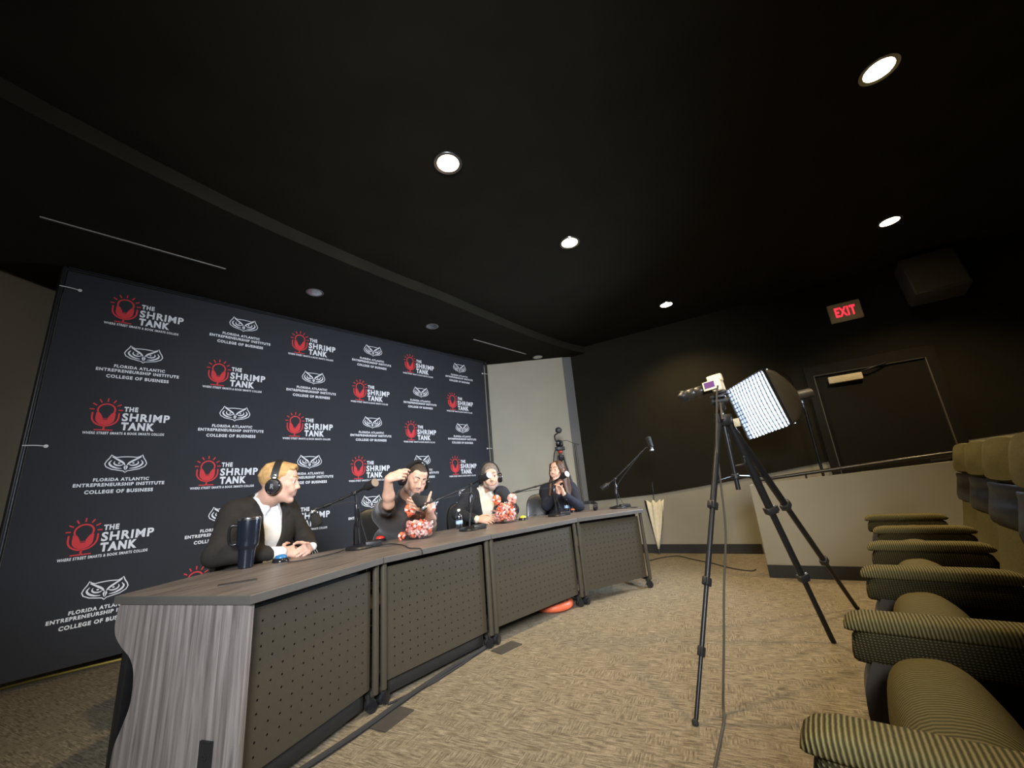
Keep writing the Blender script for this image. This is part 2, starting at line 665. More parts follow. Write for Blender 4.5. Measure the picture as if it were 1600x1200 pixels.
back_line = [(-4.2, 0.5), (-4.3, 2.0), (-4.1, 3.6), (-3.4, 5.1), (-2.2, 6.2), (-0.9, 6.60), (0.90, 6.53)]
room_poly = back_line + [(1.059, 6.56), tuple(W(6, 0, 0)[:2]), (6.3, -1.0), (3.0, -3.4), (-2.0, -3.2), (-3.7, -1.5)]

bm = new()
f = bm.faces.new([bm.verts.new((x, y, 0)) for x, y in room_poly])
struct('floor', bm, 'carpet')

bm = new()
bm.faces.new([bm.verts.new((x, y, 3.30)) for x, y in reversed(room_poly)])
struct('ceiling', bm, 'ceil')

soff_edge = [(1.30, 6.42), (0.934, 6.101), (0.35, 5.45), (-0.279, 4.647), (-0.773, 3.996), (-1.184, 3.51), (-1.95, 2.45), (-2.6, 1.2), (-3.1, -0.3)]
soff = smooth_path([(x, y, 0) for x, y in soff_edge], 3)
soff = [(p.x, p.y) for p in soff] + [(-4.0, -0.3)] + back_line + [(1.059, 6.56)]
bm = new()
prism(bm, soff, lambda u, v, k: Vector((u, v, 3.18 + 0.115 * k)))
struct('ceiling_soffit', bm, 'ceil')

# back wall, curving behind the banner, with a narrow return at its right end, its shade put into the colour
bm = new()
pts = [(p.x, p.y) for p in smooth_path([(x, y, 0) for x, y in back_line], 5)]
for a, b in zip(pts[:-1], pts[1:]):
    bm.faces.new([bm.verts.new((*p, z)) for p, z in ((a, 0), (b, 0), (b, 3.3), (a, 3.3))])
e = [(0.90, 6.53), (1.059, 6.56)]
bm.faces.new([bm.verts.new((*p, z)) for p, z in ((e[0], 0), (e[1], 0), (e[1], 3.3), (e[0], 3.3))]).material_index = 1
bmesh.ops.remove_doubles(bm, verts=bm.verts[:], dist=1e-5)
struct('wall_back', bm, ['backwall', 'greyshade'], smooth=True)

bm = new()
tail = [(-4.2, 0.5), (-3.7, -1.5), (-2.0, -3.2), (3.0, -3.4), (6.3, -1.0), tuple(W(6, 0, 0)[:2])]
for a, b in zip(tail[:-1], tail[1:]):
    bm.faces.new([bm.verts.new((*p, z)) for p, z in ((b, 0), (a, 0), (a, 3.3), (b, 3.3))])
struct('wall_front', bm, 'darkwall')

# right wall: grey paint below, near-black above a line that climbs with the ramp
rail = [(-0.885, 0.765), (0.183, 0.815), (1.187, 0.925), (2.21, 1.065), (3.50, 1.185), (3.90, 1.215), (6.0, 1.40)]
bm = new()
for (s0, z0), (s1, z1) in zip(rail[:-1], rail[1:]):
    bm.faces.new([bm.verts.new(W(*q)) for q in ((s0, 0, 0), (s1, 0, 0), (s1, 0, z1), (s0, 0, z0))]).material_index = 0
    bm.faces.new([bm.verts.new(W(*q)) for q in ((s0, 0, z0), (s1, 0, z1), (s1, 0, 3.3), (s0, 0, 3.3))]).material_index = 1
bmesh.ops.remove_doubles(bm, verts=bm.verts[:], dist=1e-5)
struct('wall_right', bm, ['greywall', 'darkwall'])

bm = new()
for (s0, z0), (s1, z1) in zip(rail[:-1], rail[1:]):
    vs_ = [bm.verts.new(W(*q)) for q in ((s0, 0, z0 - .012), (s1, 0, z1 - .012), (s1, 0, z1 + .012), (s0, 0, z0 + .012),
                                         (s0, .012, z0 - .012), (s1, .012, z1 - .012), (s1, .012, z1 + .012), (s0, .012, z0 + .012))]
    for q in ((4, 5, 6, 7), (0, 1, 5, 4), (3, 7, 6, 2)):
        bm.faces.new([vs_[i] for i in q])
struct('trim_1', bm, 'darkwall')

bm = new()
prism(bm, [(-0.88, 0.0), (1.35, 0.0), (1.35, 0.118), (-0.88, 0.118)], lambda u, v, k: W(u, 0.0 + 0.014 * k, v))
struct('baseboard_right', bm, 'base')

bm = new()
bl = smooth_path([(x, y, 0) for x, y in back_line], 5)
for a, b in zip(bl[:-1], bl[1:]):
    d = (b - a).normalized()
    nrm = Vector((d.y, -d.x, 0)) * 0.014
    q = [a, b, b + nrm, a + nrm]
    lo = [bm.verts.new(p) for p in q]
    hi = [bm.verts.new(p + Vector((0, 0, 0.118))) for p in q]
    bm.faces.new((lo[3], lo[2], hi[2], hi[3]))
    bm.faces.new((hi[0], hi[3], hi[2], hi[1]))
struct('baseboard_back', bm, 'base')

# low wall along the ramp
LA = Vector((2.386, 4.311, 0))
LU = Vector((0.857, -0.515, 0))
LN = Vector((-0.515, -0.857, 0))


def Lw(t, d, z):
    return LA + LU * t + LN * d + Vector((0, 0, z))


bm = new()
prism(bm, [(0, 0), (3.6, 0), (3.6, 1.085), (0, 0.885)], lambda u, v, k: Lw(u, -0.11 * (1 - k), v))
struct('wall_ramp', bm, 'greywall')
bm = new()
prism(bm, [(-0.006, 0), (3.6, 0), (3.6, 0.115), (-0.006, 0.115)], lambda u, v, k: Lw(u, 0.014 * k - 0.0, v))
struct('baseboard_ramp', bm, 'base')

# ramp behind the low wall and landing before the door
bm = new()
prof = [(0.0, 0.0), (2.1, 0.19), (4.5, 0.19)]
for (t0, z0), (t1, z1) in zip(prof[:-1], prof[1:]):
    bm.faces.new([bm.verts.new(p) for p in (Lw(t0, -0.11, z0 + .004), Lw(t1, -0.11, z1 + .004), Lw(t1, -1.18, z1 + .004), Lw(t0, -1.18, z0 + .004))])
struct('floor_ramp', bm, 'carpet')

# door with its frame
d1 = bpy.data.objects.new('door_1', None)
COL.objects.link(d1)
d1['kind'] = 'structure'
bm = new()
for s0, s1, z0, z1 in ((2.255, 2.335, 0.19, 2.24), (3.38, 3.465, 0.19, 2.24), (2.335, 3.38, 2.115, 2.24)):
    prism(bm, [(s0, z0), (s1, z0), (s1, z1), (s0, z1)], lambda u, v, k: W(u, 0.002 + 0.045 * k, v))
struct('door_frame', bm, 'doorframe', d1)
bm = new()  # pale strips stand for the lit inner edges of the frame
for s0, s1, z0, z1 in ((2.335, 2.345, 0.19, 2.115), (3.370, 3.38, 0.19, 2.115), (2.345, 3.370, 2.105, 2.115)):
    prism(bm, [(s0, z0), (s1, z0), (s1, z1), (s0, z1)], lambda u, v, k: W(u, 0.002 + 0.040 * k, v))
struct('frame_glint', bm, mat('dull_frame_glint', (0.10, 0.09, 0.07), 0.5), d1)
bm = new()
prism(bm, [(2.347, 0.20), (3.368, 0.20), (3.368, 2.103), (2.347, 2.103)], lambda u, v, k: W(u, 0.002 + 0.018 * k, v))
struct('door_leaf', bm, 'door', d1)
bm = new()
prism(bm, [(3.12, 0.965), (3.36, 0.985), (3.36, 1.005), (3.12, 0.99)], lambda u, v, k: W(u, 0.045 + 0.02 * k, v))
cyl(bm, W(3.31, 0.02, 0.995), W(3.31, 0.07, 0.995), 0.025)
struct('door_handle', bm, 'chrome', d1)

t = thing('door_closer', 'beige rectangular door closer box at the top of the dark door', 'door closer', W(2.633, 0.02, 2.02))
bm = new()
o_ = W(2.633, 0.02, 2.02)
rotw = Matrix((WU, WN, Vector((0, 0, 1)))).transposed()
box(bm, WN * 0.025, (0.325, 0.05, 0.082), rotw, 0.006)
obj('cover', bm, 'signbody', t)
bm = new()
tube(bm, [WN * 0.03 + WU * 0.1 + Vector((0, 0, 0.04)), WN * 0.06 + WU * 0.25 + Vector((0, 0, 0.065)), WN * 0.03 + WU * 0.4 + Vector((0, 0, 0.10))], 0.008)
obj('arm', bm, 'blackmetal', t)

# exit sign
t = thing('exit_sign', 'beige wall sign with glowing red EXIT letters above the door', 'exit sign', W(2.828, 0, 2.85))
bm = new()
box(bm, WN * 0.027, (0.32, 0.05, 0.235), rotw, 0.008)
obj('housing', bm, 'signbody', t)
bm = new()
put_text(bm, 'EXIT', lambda x, y: WU * x + Vector((0, 0, y)) + WN * 0.0545, 0.0, 0.0, 0.205, 0.125, 0, 0.035)
obj('letters', bm, 'exitred', t, smooth=False)

# wall speaker
rsp = rotw @ Matrix.Rotation(R(12), 3, 'X')
t = thing('wall_speaker', 'boxy dark wall loudspeaker mounted high above the right of the door', 'speaker', W(3.60, 0.20, 2.965))
bm = new()
box(bm, (0, 0, 0), (0.46, 0.28, 0.50), rsp, 0.02)
obj('cabinet', bm, mat('speaker_brown_black', (0.055, 0.048, 0.035), 0.6, noise=0.08), t)
bm = new()
box(bm, rsp @ Vector((0, 0.142, 0)), (0.42, 0.012, 0.46), rsp, 0.005)
obj('grille', bm, mat('speaker_grille_cloth', (0.075, 0.065, 0.046), 0.85, bump=0.4, bscale=600), t)
bm = new()
box(bm, WN * -0.16 + Vector((0, 0, 0)), (0.12, 0.10, 0.16), rotw, 0.01)
obj('wall_bracket', bm, 'blackmetal', t)

# handrail
t = thing('handrail', 'slim metal handrail running above the low grey ramp wall', 'handrail', Lw(0.06, -0.03, 0.925))
h0 = Lw(0.06, -0.03, 0.925)
bm = new()
tube(bm, [Lw(0.06, -0.03, 0.925) - h0, Lw(1.0, -0.03, 1.0) - h0, Lw(1.9, -0.03, 1.063) - h0, Lw(3.4, -0.03, 1.165) - h0], 0.017, 12, 3)
obj('rail', bm, 'railblack', t)
for tt in (0.5, 1.9, 3.0):
    zt = 0.885 + 0.0555 * tt
    bm = new()
    cyl(bm, Lw(tt, -0.03, zt - 0.01) - h0, Lw(tt, -0.03, 0.925 + 0.072 * (tt - 0.06)) - h0, 0.008)
    obj('bracket', bm, 'blackmetal', t)

# ------------------------------------------------------------------ ceiling lamps
lit = mat('lit_lamp_lens', (1, 0.9, 0.7), 0.4, emit=(1.0, 0.80, 0.50), estr=30.0)
MT['lit'] = lit


def spot_child(parent, power, loc=(0, 0, -0.02), size=R(125), blend=0.7):
    d = bpy.data.lights.new('lamp_light', 'SPOT')
    d.energy = power
    d.color = (1.0, 0.76, 0.42)
    d.spot_size = size
    d.spot_blend = blend
    d.shadow_soft_size = 0.06
    o = bpy.data.objects.new('lamp_light', d)
    COL.objects.link(o)
    o.parent = parent
    o.location = loc
    return o


lamps = [((-0.317, 2.28), 'lit recessed ceiling downlight nearest above the left end of the desk'),
         ((0.67, 3.35), 'lit recessed ceiling downlight, middle one of the row of three'),
         ((2.189, 4.974), 'lit recessed ceiling downlight, farthest of the row, above the camera tripod'),
         ((3.867, 3.452), 'small lit recessed ceiling downlight left above the wall speaker'),
         ((2.356, 1.859), 'large lit recessed ceiling downlight at the upper right of the ceiling')]
for (x, y), lab in lamps:
    t = thing('downlight', lab, 'ceiling light', (x, y, 3.30), 0, 'lit downlights in the black ceiling')
    bm = new()
    lathe(bm, [(0.075, -0.004), (0.098, -0.006), (0.10, -0.001), (0.10, 0.004)], n=32, closed_ends=False)
    obj('trim_ring', bm, 'chrome', t)
    bm = new()
    lathe(bm, [(0.001, -0.003), (0.05, -0.003), (0.076, -0.002), (0.076, 0.002)], n=32)
    obj('lens', bm, 'lit', t)
    spot_child(t, SPOT_W)
for i, ((x, y), lab) in enumerate([((-1.956, 3.667), 'unlit chrome ceiling downlight on the soffit, nearest of three'),
                                   ((-0.977, 4.766), 'unlit chrome ceiling downlight on the soffit, middle of three'),
                                   ((0.475, 6.404), 'unlit chrome ceiling downlight on the soffit, above the bare grey wall')]):
    t = thing('downlight', lab, 'ceiling light', (x, y, 3.18), 0, 'unlit downlights in the soffit')
    bm = new()
    lathe(bm, [(0.06, 0.0), (0.078, -0.007), (0.084, -0.003), (0.084, 0.003)], n=28, closed_ends=False)
    obj('trim_ring', bm, 'steel', t)
    bm = new()
    lathe(bm, [(0.066, -0.002), (0.045, -0.0012), (0.02, -0.001), (0.001, -0.0015)], n=28)
    obj('reflector', bm, 'chrome', t)
for a, b, lab in [((-3.222, 2.319), (-2.488, 3.125), 'long thin pale air slot in the soffit, left above the banner'),
                  ((-0.498, 5.337), (0.274, 6.186), 'long thin pale air slot in the soffit, right above the banner')]:
    A_, B_ = Vector((*a, 3.18)), Vector((*b, 3.18))
    d = (B_ - A_)
    mid = (A_ + B_) / 2
    t = thing('air_slot', lab, 'air vent', mid, math.atan2(d.y, d.x), 'linear air slots in the soffit')
    bm = new()
    box(bm, (0, 0, -0.002), (d.length, 0.012, 0.006))
    obj('slot_frame', bm, 'slot', t)
    bm = new()
    box(bm, (0, 0.016, -0.0015), (d.length, 0.02, 0.005))
    obj('slot_blade', bm, 'black', t)

# ================================================================== banner
BO = Vector((-3.286, 3.303, 2.964))      # centre of the top row owl of the first column
BY = R(47.252)
SXB, SZB = 0.729, 0.4803
t = thing('backdrop_banner', 'huge navy black step-and-repeat banner with white owl heads and red microphone logos', 'banner', (BO.x, BO.y, 0), BY)
EPS = [0.0]


def bf(x, y):
    return Vector((x, -0.004 - EPS[0], y))


bm = new()
prism(bm, [(-0.548, 0.075), (4.17, 0.075), (4.17, 3.172), (-0.548, 3.172)], lambda u, v, k: Vector((u, 0.0 - 0.003 * k, v)))


def owl(cx, cz):
    k = 0.1265

    def g(x, y):
        return bf(cx + x * k, cz + y * k)
    half = [(0, .44), (.25, .43), (.50, .40), (.64, .46), (.74, .56), (.82, .36), (.94, .16), (1.0, -.02), (.92, -.20), (.66, -.36), (.30, -.44), (.10, -.48), (0, -.58)]
    out = half + [(-x, y) for x, y in reversed(half[1:-1])]
    ribbon(bm, out, .055, g, 1, True)
    for s in (1, -1):
        def gs(x, y, s=s):
            return g(x * s, y)
        ribbon(bm, catmull2([(.70, .44), (.40, .24), (.16, .06), (.05, -.10)]), .085, gs, 1, taper=lambda t: .5 + .8 * math.sin(PI * t))
        ribbon(bm, catmull2([(.70, .22), (.80, .04), (.70, -.14), (.45, -.28), (.18, -.32)]), .085, gs, 1, taper=lambda t: .35 + .9 * math.sin(PI * t))
        ribbon(bm, catmull2([(.55, .16), (.58, .02), (.46, -.10), (.26, -.12), (.13, -.05)]), .07, gs, 1, taper=lambda t: .35 + .9 * math.sin(PI * t))
        flat(bm, [(.34 + .06 * math.cos(a), .03 + .045 * math.sin(a)) for a in [i * PI / 4 for i in range(8)]], gs, 1)
        flat(bm, [(.015, -.10), (.10, -.20), (.085, -.30), (.015, -.46)][::1 if s > 0 else 1], gs, 1)
    put_text(bm, 'FLORIDA ATLANTIC', bf, cx - .01, cz - .128, .333, .027, 1, .045)
    put_text(bm, 'ENTREPRENEURSHIP INSTITUTE', bf, cx - .01, cz - .168, .54, .028, 1, .045)
    put_text(bm, 'COLLEGE OF BUSINESS', bf, cx - .01, cz - .222, .405, .030, 1, .045)


def shrimp(cx, cz):
    def g(x, y):
        return bf(cx + x, cz + y)
    arc = lambda r, a0, a1, n, ox=0, oy=0, sy=1.0: [(ox + r * math.cos(a0 + (a1 - a0) * i / n), oy + sy * r * math.sin(a0 + (a1 - a0) * i / n)) for i in range(n + 1)]
    # cup
    EPS[0] = 0.0
    flat(bm, [(-.057, .012)] + arc(.057, PI, 2 * PI, 14, 0, -.035, 1.0) + [(.057, .012)], g, 2)
    # dark bulb
    EPS[0] = 0.0006
    flat(bm, arc(.0445, R(-28), R(208), 18, 0, .035) + [(-.029, .000), (-.019, -.020), (-.0145, -.034), (-.013, -.048), (.013, -.048), (.0145, -.034), (.019, -.020), (.029, .000)], g, 0)
    # bulb outline, outer U, stem, base, rays
    EPS[0] = 0.0012
    ribbon(bm, arc(.051, R(-25), R(205), 20, 0, .035), .011, g, 2)
    ribbon(bm, [(-.078, .012)] + arc(.078, PI, 2 * PI, 16, 0, -.025, .95) + [(.078, .012)], .011, g, 2)
    flat(bm, [(-.006, -.098), (-.006, -.130), (.006, -.130), (.006, -.098)], g, 2)
    flat(bm, [(-.055, -.128), (-.055, -.137), (.055, -.137), (.055, -.128)], g, 2)
    for i in range(7):
        a = R(2 + 176 * i / 6)
        c_, s_ = math.cos(a), math.sin(a)
        ribbon(bm, [(.070 * c_, .035 + .070 * s_), (.099 * c_, .035 + .099 * s_)], .009, g, 2)
    for q in [(-.012, -.022), (-.012, -.030)]:
        ribbon(bm, [(-.014, q[1] - .016), (.014, q[1] - .012)], .003, g, 2)
    EPS[0] = 0.0
    put_text(bm, 'THE', g, .148, .051, .088, .042, 1, .05)
    put_text(bm, 'SHRIMP', g, .254, -.018, .310, .070, 1, .033)
    put_text(bm, 'TANK', g, .207, -.096, .212, .068, 1, .055)
    put_text(bm, 'WHERE STREET SMARTS & BOOK SMARTS COLLIDE', g, .135, -.158, .50, .0215, 1, .035)


for i in range(6):
    for j in range(6):
        if (i + j) % 2:
            owl(i * SXB, BO.z - j * SZB)
        else:
            shrimp(i * SXB - .1717, BO.z - j * SZB - .0719)
obj('banner_cloth', bm, ['bannerblack', 'bannerwhite', 'bannerred'], t, smooth='raw')
for x in (-0.570, 4.225):
    bm = new()
    cyl(bm, (x, 0.0, 0.012), (x, 0.0, 3.165), 0.019)
    obj('frame_pole', bm, 'blackmetal', t)
    bm = new()
    box(bm, (x, 0, 0.006), (0.05, 0.55, 0.012), None, 0.004)
    obj('foot', bm, 'blackmetal', t)
bm = new()
cyl(bm, (-0.575, 0, 3.15), (4.225, 0, 3.15), 0.015)
obj('top_pole', bm, 'blackmetal', t)
for x, x2, z in ((-0.46, -0.575, 1.66), (-0.46, -0.575, 2.98), (4.13, 4.225, 1.70), (4.13, 4.225, 2.95), (4.13, 4.225, 0.9)):
    bm = new()
    tube(bm, [(x, -0.006, z), ((x + x2) / 2, -0.012, z + 0.004), (x2, -0.022, z)], 0.004, 6, 3)
    lathe(bm, [(0.006, 0), (0.013, 0.002), (0.013, 0.004), (0.006, 0.005)], (x, -0.002, z), (0, -1, 0), 14)
    obj('tie', bm, 'white', t)

# ================================================================== desk of four units
DA = [(-1.08, 1.66), (-0.81, 2.40), (-0.25, 3.11), (0.50, 3.87), (1.24, 4.28)]
DR = [(-1.835, 1.888), (-1.50, 2.78), (-0.86, 3.65), (0.06, 4.52), (1.00, 5.02)]
desk_lab = ['near end desk unit with an upright wood-grain end panel',
            'second desk unit from the wooden end panel, below the half full bowl',
            'third desk unit from the wooden end panel, below the fuller bowl',
            'far end desk unit beside the folded umbrella, with headphones lying on it']
DH = 0.74


def caster(parent, p, ang):
    bm = new()
    p = Vector(p)
    dx = Vector((math.cos(ang), math.sin(ang), 0))
    dy = Vector((-dx.y, dx.x, 0))
    for s in (-1, 1):
        cyl(bm, p + dy * (s * 0.008) + Vector((0, 0, 0.028)), p + dy * (s * 0.024) + Vector((0, 0, 0.028)), 0.028, n=20)
    obj('caster', bm, 'blackgloss', parent)
    c_ = parent.children[-1]
    bm = new()
    cyl(bm, p + dy * -0.007 + Vector((0, 0, 0.034)), p + dy * 0.007 + Vector((0, 0, 0.034)), 0.031, n=20)
    cyl(bm, p - dx * 0.012 + Vector((0, 0, 0.05)), p - dx * 0.012 + Vector((0, 0, 0.085)), 0.011)
    h = obj('caster_hood', bm, 'black', c_)


for i in range(4):
    A_, B_, RA, RB = (Vector((*DA[i], 0)), Vector((*DA[i + 1], 0)), Vector((*DR[i], 0)), Vector((*DR[i + 1], 0)))
    u = (B_ - A_).normalized()
    ur = (RB - RA).normalized()
    gap = 0.003
    A_ = A_ + u * gap
    B_ = B_ - u * gap
    RA = RA + ur * gap
    RB = RB - ur * gap
    o = (A_ + B_ + RA + RB) / 4
    inn = Vector((-u.y, u.x, 0))           # towards the seated side
    t = thing('desk_unit', desk_lab[i], 'desk', o, 0, 'units of the curved panel desk')
    poly = [A_, B_, RB, RA]
    if i == 0:
        poly = [A_, B_, RB, Vector((-1.80, 2.36, 0)), RA]
    if i == 2:
        poly = [A_, B_, RB, (RA + RB) / 2 + inn * 0.04, RA]
    # worktop: wood-grain top with grey edge band
    bm = new()
    lo = [bm.verts.new(p - o + Vector((0, 0, DH - 0.033))) for p in poly]
    mid = [bm.verts.new(p - o + Vector((0, 0, DH - 0.003))) for p in poly]
    c0 = sum((p for p in poly), Vector()) / len(poly)
    hi = [bm.verts.new(c0 + (p - c0) * 0.994 - o + Vector((0, 0, DH))) for p in poly]
    bridge(bm, lo, mid, 1)
    bridge(bm, mid, hi, 1)
    bm.faces.new(list(reversed(lo))).material_index = 1
    bm.faces.new(hi).material_index = 0
    wm = wood_mat('walnut_laminate', math.atan2(u.y, u.x), (0.075, 0.062, 0.053), (0.140, 0.116, 0.100), (0.205, 0.172, 0.147))
    obj('worktop', bm, [wm, 'edge'], t, smooth=False)
    # perforated modesty panel, every hole cut through
    a0 = A_ + u * 0.048 + inn * 0.05
    b0 = B_ - u * 0.048 + inn * 0.05
    wid = (b0 - a0).length
    z0, z1 = 0.105, 0.675
    nc, nr = round(wid / 0.056), 11
    mx_, mz_ = 0.026, 0.03
    bm = new()

    def pp(x, z):
        return a0 + u * x + Vector((0, 0, z)) - o
    xs = [0] + [mx_ + (wid - 2 * mx_) * k / nc for k in range(nc + 1)] + [wid]
    zs = [z0] + [z0 + mz_ + (z1 - z0 - 2 * mz_) * k / nr for k in range(nr + 1)] + [z1]
    grid = [[bm.verts.new(pp(x, z)) for z in zs] for x in xs]
    for a in range(len(xs) - 1):
        for b in range(len(zs) - 1):
            cnr = [grid[a][b], grid[a + 1][b], grid[a + 1][b + 1], grid[a][b + 1]]
            if 0 < a < len(xs) - 2 and 0 < b < len(zs) - 2:
                cx_, cz_ = (xs[a] + xs[a + 1]) / 2, (zs[b] + zs[b + 1]) / 2
                h = [bm.verts.new(pp(cx_ + 0.0046 * math.cos(R(225 + 45 * k)), cz_ + 0.0046 * math.sin(R(225 + 45 * k)))) for k in range(8)]
                for k in range(4):
                    p, q = cnr[k], cnr[(k + 1) % 4]
                    bm.faces.new((p, q, h[(2 * k + 2) % 8], h[2 * k + 1], h[2 * k]))
            else:
                bm.faces.new(cnr)
    # returned top and side lips give the sheet its depth
    nb = inn * 0.016
    lip = [pp(0, z0), pp(wid, z0), pp(wid, z1), pp(0, z1)]
    for p, q in zip(lip, lip[1:] + lip[:1]):
        bm.faces.new([bm.verts.new(v) for v in (p, q, q + nb, p + nb)])
    pn = obj('perforated_panel', bm, 'bronze', t, smooth=False)
    sm = pn.modifiers.new('sheet', 'SOLIDIFY')
    sm.thickness = 0.0015
    sm.offset = -1
    bm = new()  # added black sheet that keeps the perforations dark
    q0 = inn * 0.022
    lin = [pp(0.006, z0 + .004) + q0, pp(wid - .006, z0 + .004) + q0, pp(wid - .006, z1 - .004) + q0, pp(0.006, z1 - .004) + q0]
    lin2 = [p + inn * 0.004 for p in lin]
    la, lb = [bm.verts.new(p) for p in lin], [bm.verts.new(p) for p in lin2]
    bridge(bm, la, lb)
    bm.faces.new(la)
    bm.faces.new(lb)
    obj('hole_shade_sheet', bm, 'black', t, smooth=False)
    # posts, beam, rear legs, base feet
    for k, (e, r_, sg) in enumerate(((A_, RA, 1), (B_, RB, -1))):
        dd = (r_ - e).normalized()
        pb = e + u * sg * 0.020 + inn * 0.035
        bm = new()
        path = [pb + Vector((0, 0, DH - 0.035)), pb + Vector((0, 0, 0.14)), pb + inn * 0.008 + Vector((0, 0, 0.085)), pb + inn * 0.05 + Vector((0, 0, 0.066))]
        tube(bm, [p - o for p in path], 0.0175, 12, 5)
        obj('post', bm, 'bronze', t)
        rb = r_ + ur * sg * 0.03 - dd * 0.10
        bm = new()
        box(bm, rb - o + Vector((0, 0, 0.385)), (0.04, 0.04, 0.64), Matrix.Rotation(math.atan2(u.y, u.x), 3, 'Z'), 0.006)
        obj('rear_leg', bm, 'blackmetal', t)
        bm = new()
        tube(bm, [pb + inn * 0.02 + Vector((0, 0, 0.082)) - o, rb + Vector((0, 0, 0.082)) - o], 0.02, 10, 1)
        obj('base_foot', bm, 'blackmetal', t)
        an = math.atan2(u.y, u.x) + R(25 * sg)
        caster(t, pb + inn * 0.02 + u * sg * (0.012 if not (i == 3 and sg < 0) else -0.0) - o, an)
        caster(t, rb - o + u * sg * 0.012, an + 0.6)
    bm = new()
    ba, bb = A_ + u * 0.04 + inn * 0.10, B_ - u * 0.04 + inn * 0.10
    box(bm, (ba + bb) / 2 - o + Vector((0, 0, 0.655)), ((bb - ba).length, 0.03, 0.10), Matrix.Rotation(math.atan2(u.y, u.x), 3, 'Z'))
    obj('beam', bm, 'black', t)
    if i < 2:  # added black block standing for the shade under the desk front
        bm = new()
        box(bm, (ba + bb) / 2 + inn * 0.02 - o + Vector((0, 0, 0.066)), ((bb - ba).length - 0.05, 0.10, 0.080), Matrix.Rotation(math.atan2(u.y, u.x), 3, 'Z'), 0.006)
        obj('underdesk_shade', bm, 'base', t)
    if i == 0:
        dd = (RA - A_).normalized()
        prof = catmull2([(0.755, 0.700), (0.766, 0.640), (0.752, 0.585), (0.700, 0.540), (0.640, 0.503), (0.604, 0.446), (0.598, 0.345), (0.630, 0.258), (0.662, 0.178), (0.668, 0.02)], 4)
        prof = [(0.012, 0.02), (0.012, 0.704)] + [(0.755, 0.704)] + prof
        bm = new()
        prism(bm, prof, lambda a, z, k: A_ + dd * a + u * (0.004 + 0.026 * k) + Vector((0, 0, z)) - o)
        obj('end_panel', bm, 'endwood', t, smooth=False)
        bm = new()
        cg = A_ + dd * 0.155 + u * 0.0 + Vector((0, 0, 0.205)) - o
        prism(bm, [(-0.03, -0.05), (0.03, -0.05), (0.03, 0.05), (-0.03, 0.05)], lambda a, z, k: cg + dd * a + Vector((0, 0, z)) + u * (0.004 - 0.008 * k))
        lathe(bm, [(0.012, 0), (0.012, 0.002), (0.006, 0.003), (0.005, -0.002)], cg - u * 0.004, -u, 16)
        obj('socket_plate', bm, 'black', t)
        bm = new()
        cgp = Vector((-1.345, 1.975, DH)) - o
        box(bm, cgp + Vector((0, 0, 0.001)), (0.15, 0.05, 0.004), Matrix.Rotation(R(35), 3, 'Z'), 0.001)
        obj('cable_flap', bm, mat('black_brown_flap', (0.03, 0.026, 0.023), 0.6), t)

# ================================================================== things on the desk
TH = DH + 0.0005


def thin_glass(name, tint, gloss=0.10):
    """clear thin-walled glass: mostly see-through, mirror-like at grazing angles"""
    m = bpy.data.materials.new(name)
    m.use_nodes = True
    nt = m.node_tree
    nt.nodes.remove(nt.nodes['Principled BSDF'])
    out = nt.nodes['Material Output']
    tr = nt.nodes.new('ShaderNodeBsdfTransparent')
    tr.inputs[0].default_value = (*tint, 1)
    gl = nt.nodes.new('ShaderNodeBsdfGlossy')
    gl.inputs['Roughness'].default_value = 0.06
    lw = nt.nodes.new('ShaderNodeLayerWeight')
    lw.inputs['Blend'].default_value = 0.35
    mr = nt.nodes.new('ShaderNodeMapRange')
    mr.inputs['To Min'].default_value = gloss * 0.5
    mr.inputs['To Max'].default_value = gloss * 5
    mx = nt.nodes.new('ShaderNodeMixShader')
    nt.links.new(lw.outputs['Facing'], mr.inputs['Value'])
    nt.links.new(mr.outputs['Result'], mx.inputs['Fac'])
    nt.links.new(tr.outputs[0], mx.inputs[1])
    nt.links.new(gl.outputs[0], mx.inputs[2])
    nt.links.new(mx.outputs[0], out.inputs['Surface'])
    return m


MT['bowl'] = thin_glass('clear_bowl_glass', (0.975, 0.975, 0.98), 0.15)
MT['pet'] = thin_glass('clear_bottle_plastic', (0.90, 0.93, 0.97), 0.16)


def c_curl(bm, rad, tr, a0, a1, seg=12, n=9, fan=False):
    """curled tail of bands, alternating two colours"""
    prev = None
    for i in range(seg + 1):
        t = i / seg
        a = a0 + (a1 - a0) * t
        q = tr * (0.45 + 0.75 * math.sin(PI * min(1, 0.22 + 0.7 * t))) * (1.07 if i % 2 else 0.97)
        c = Vector((rad * math.cos(a), 0, rad * math.sin(a)))
        x = Vector((math.cos(a), 0, math.sin(a)))
        rg = ring(bm, c, x, Vector((0, 1, 0)), q, q, n)
        if prev:
            bridge(bm, prev, rg, 1 if (i // 2) % 3 == 2 else 0)
        else:
            bm.faces.new(list(reversed(rg)))
        prev = rg
    bm.faces.new(prev)
    c = Vector((rad * math.cos(a1), 0, rad * math.sin(a1)))
    d = Vector((-math.sin(a1), 0, math.cos(a1)))
    for s in (-1, 0, 1):
        p = c + d * tr * 0.2
        e_ = c + d * tr * 1.7 + Vector((0, s * tr * 0.9, 0))
        cyl(bm, p, e_, tr * 0.40, tr * 0.62, 7)


def curl_obj(name, rad, tr, mats, a0=R(-40), a1=R(230)):
    bm = new()
    c_curl(bm, rad, tr, a0, a1)
    return obj(name, bm, mats)


curl_kinds = [curl_obj('toy_shrimp', 0.018, 0.0125, ['orange', 'palepink']),
              curl_obj('toy_shrimp', 0.018, 0.0130, ['salmon', 'palepink']),
              curl_obj('toy_shrimp', 0.017, 0.0125, ['palepink', 'salmon'])]


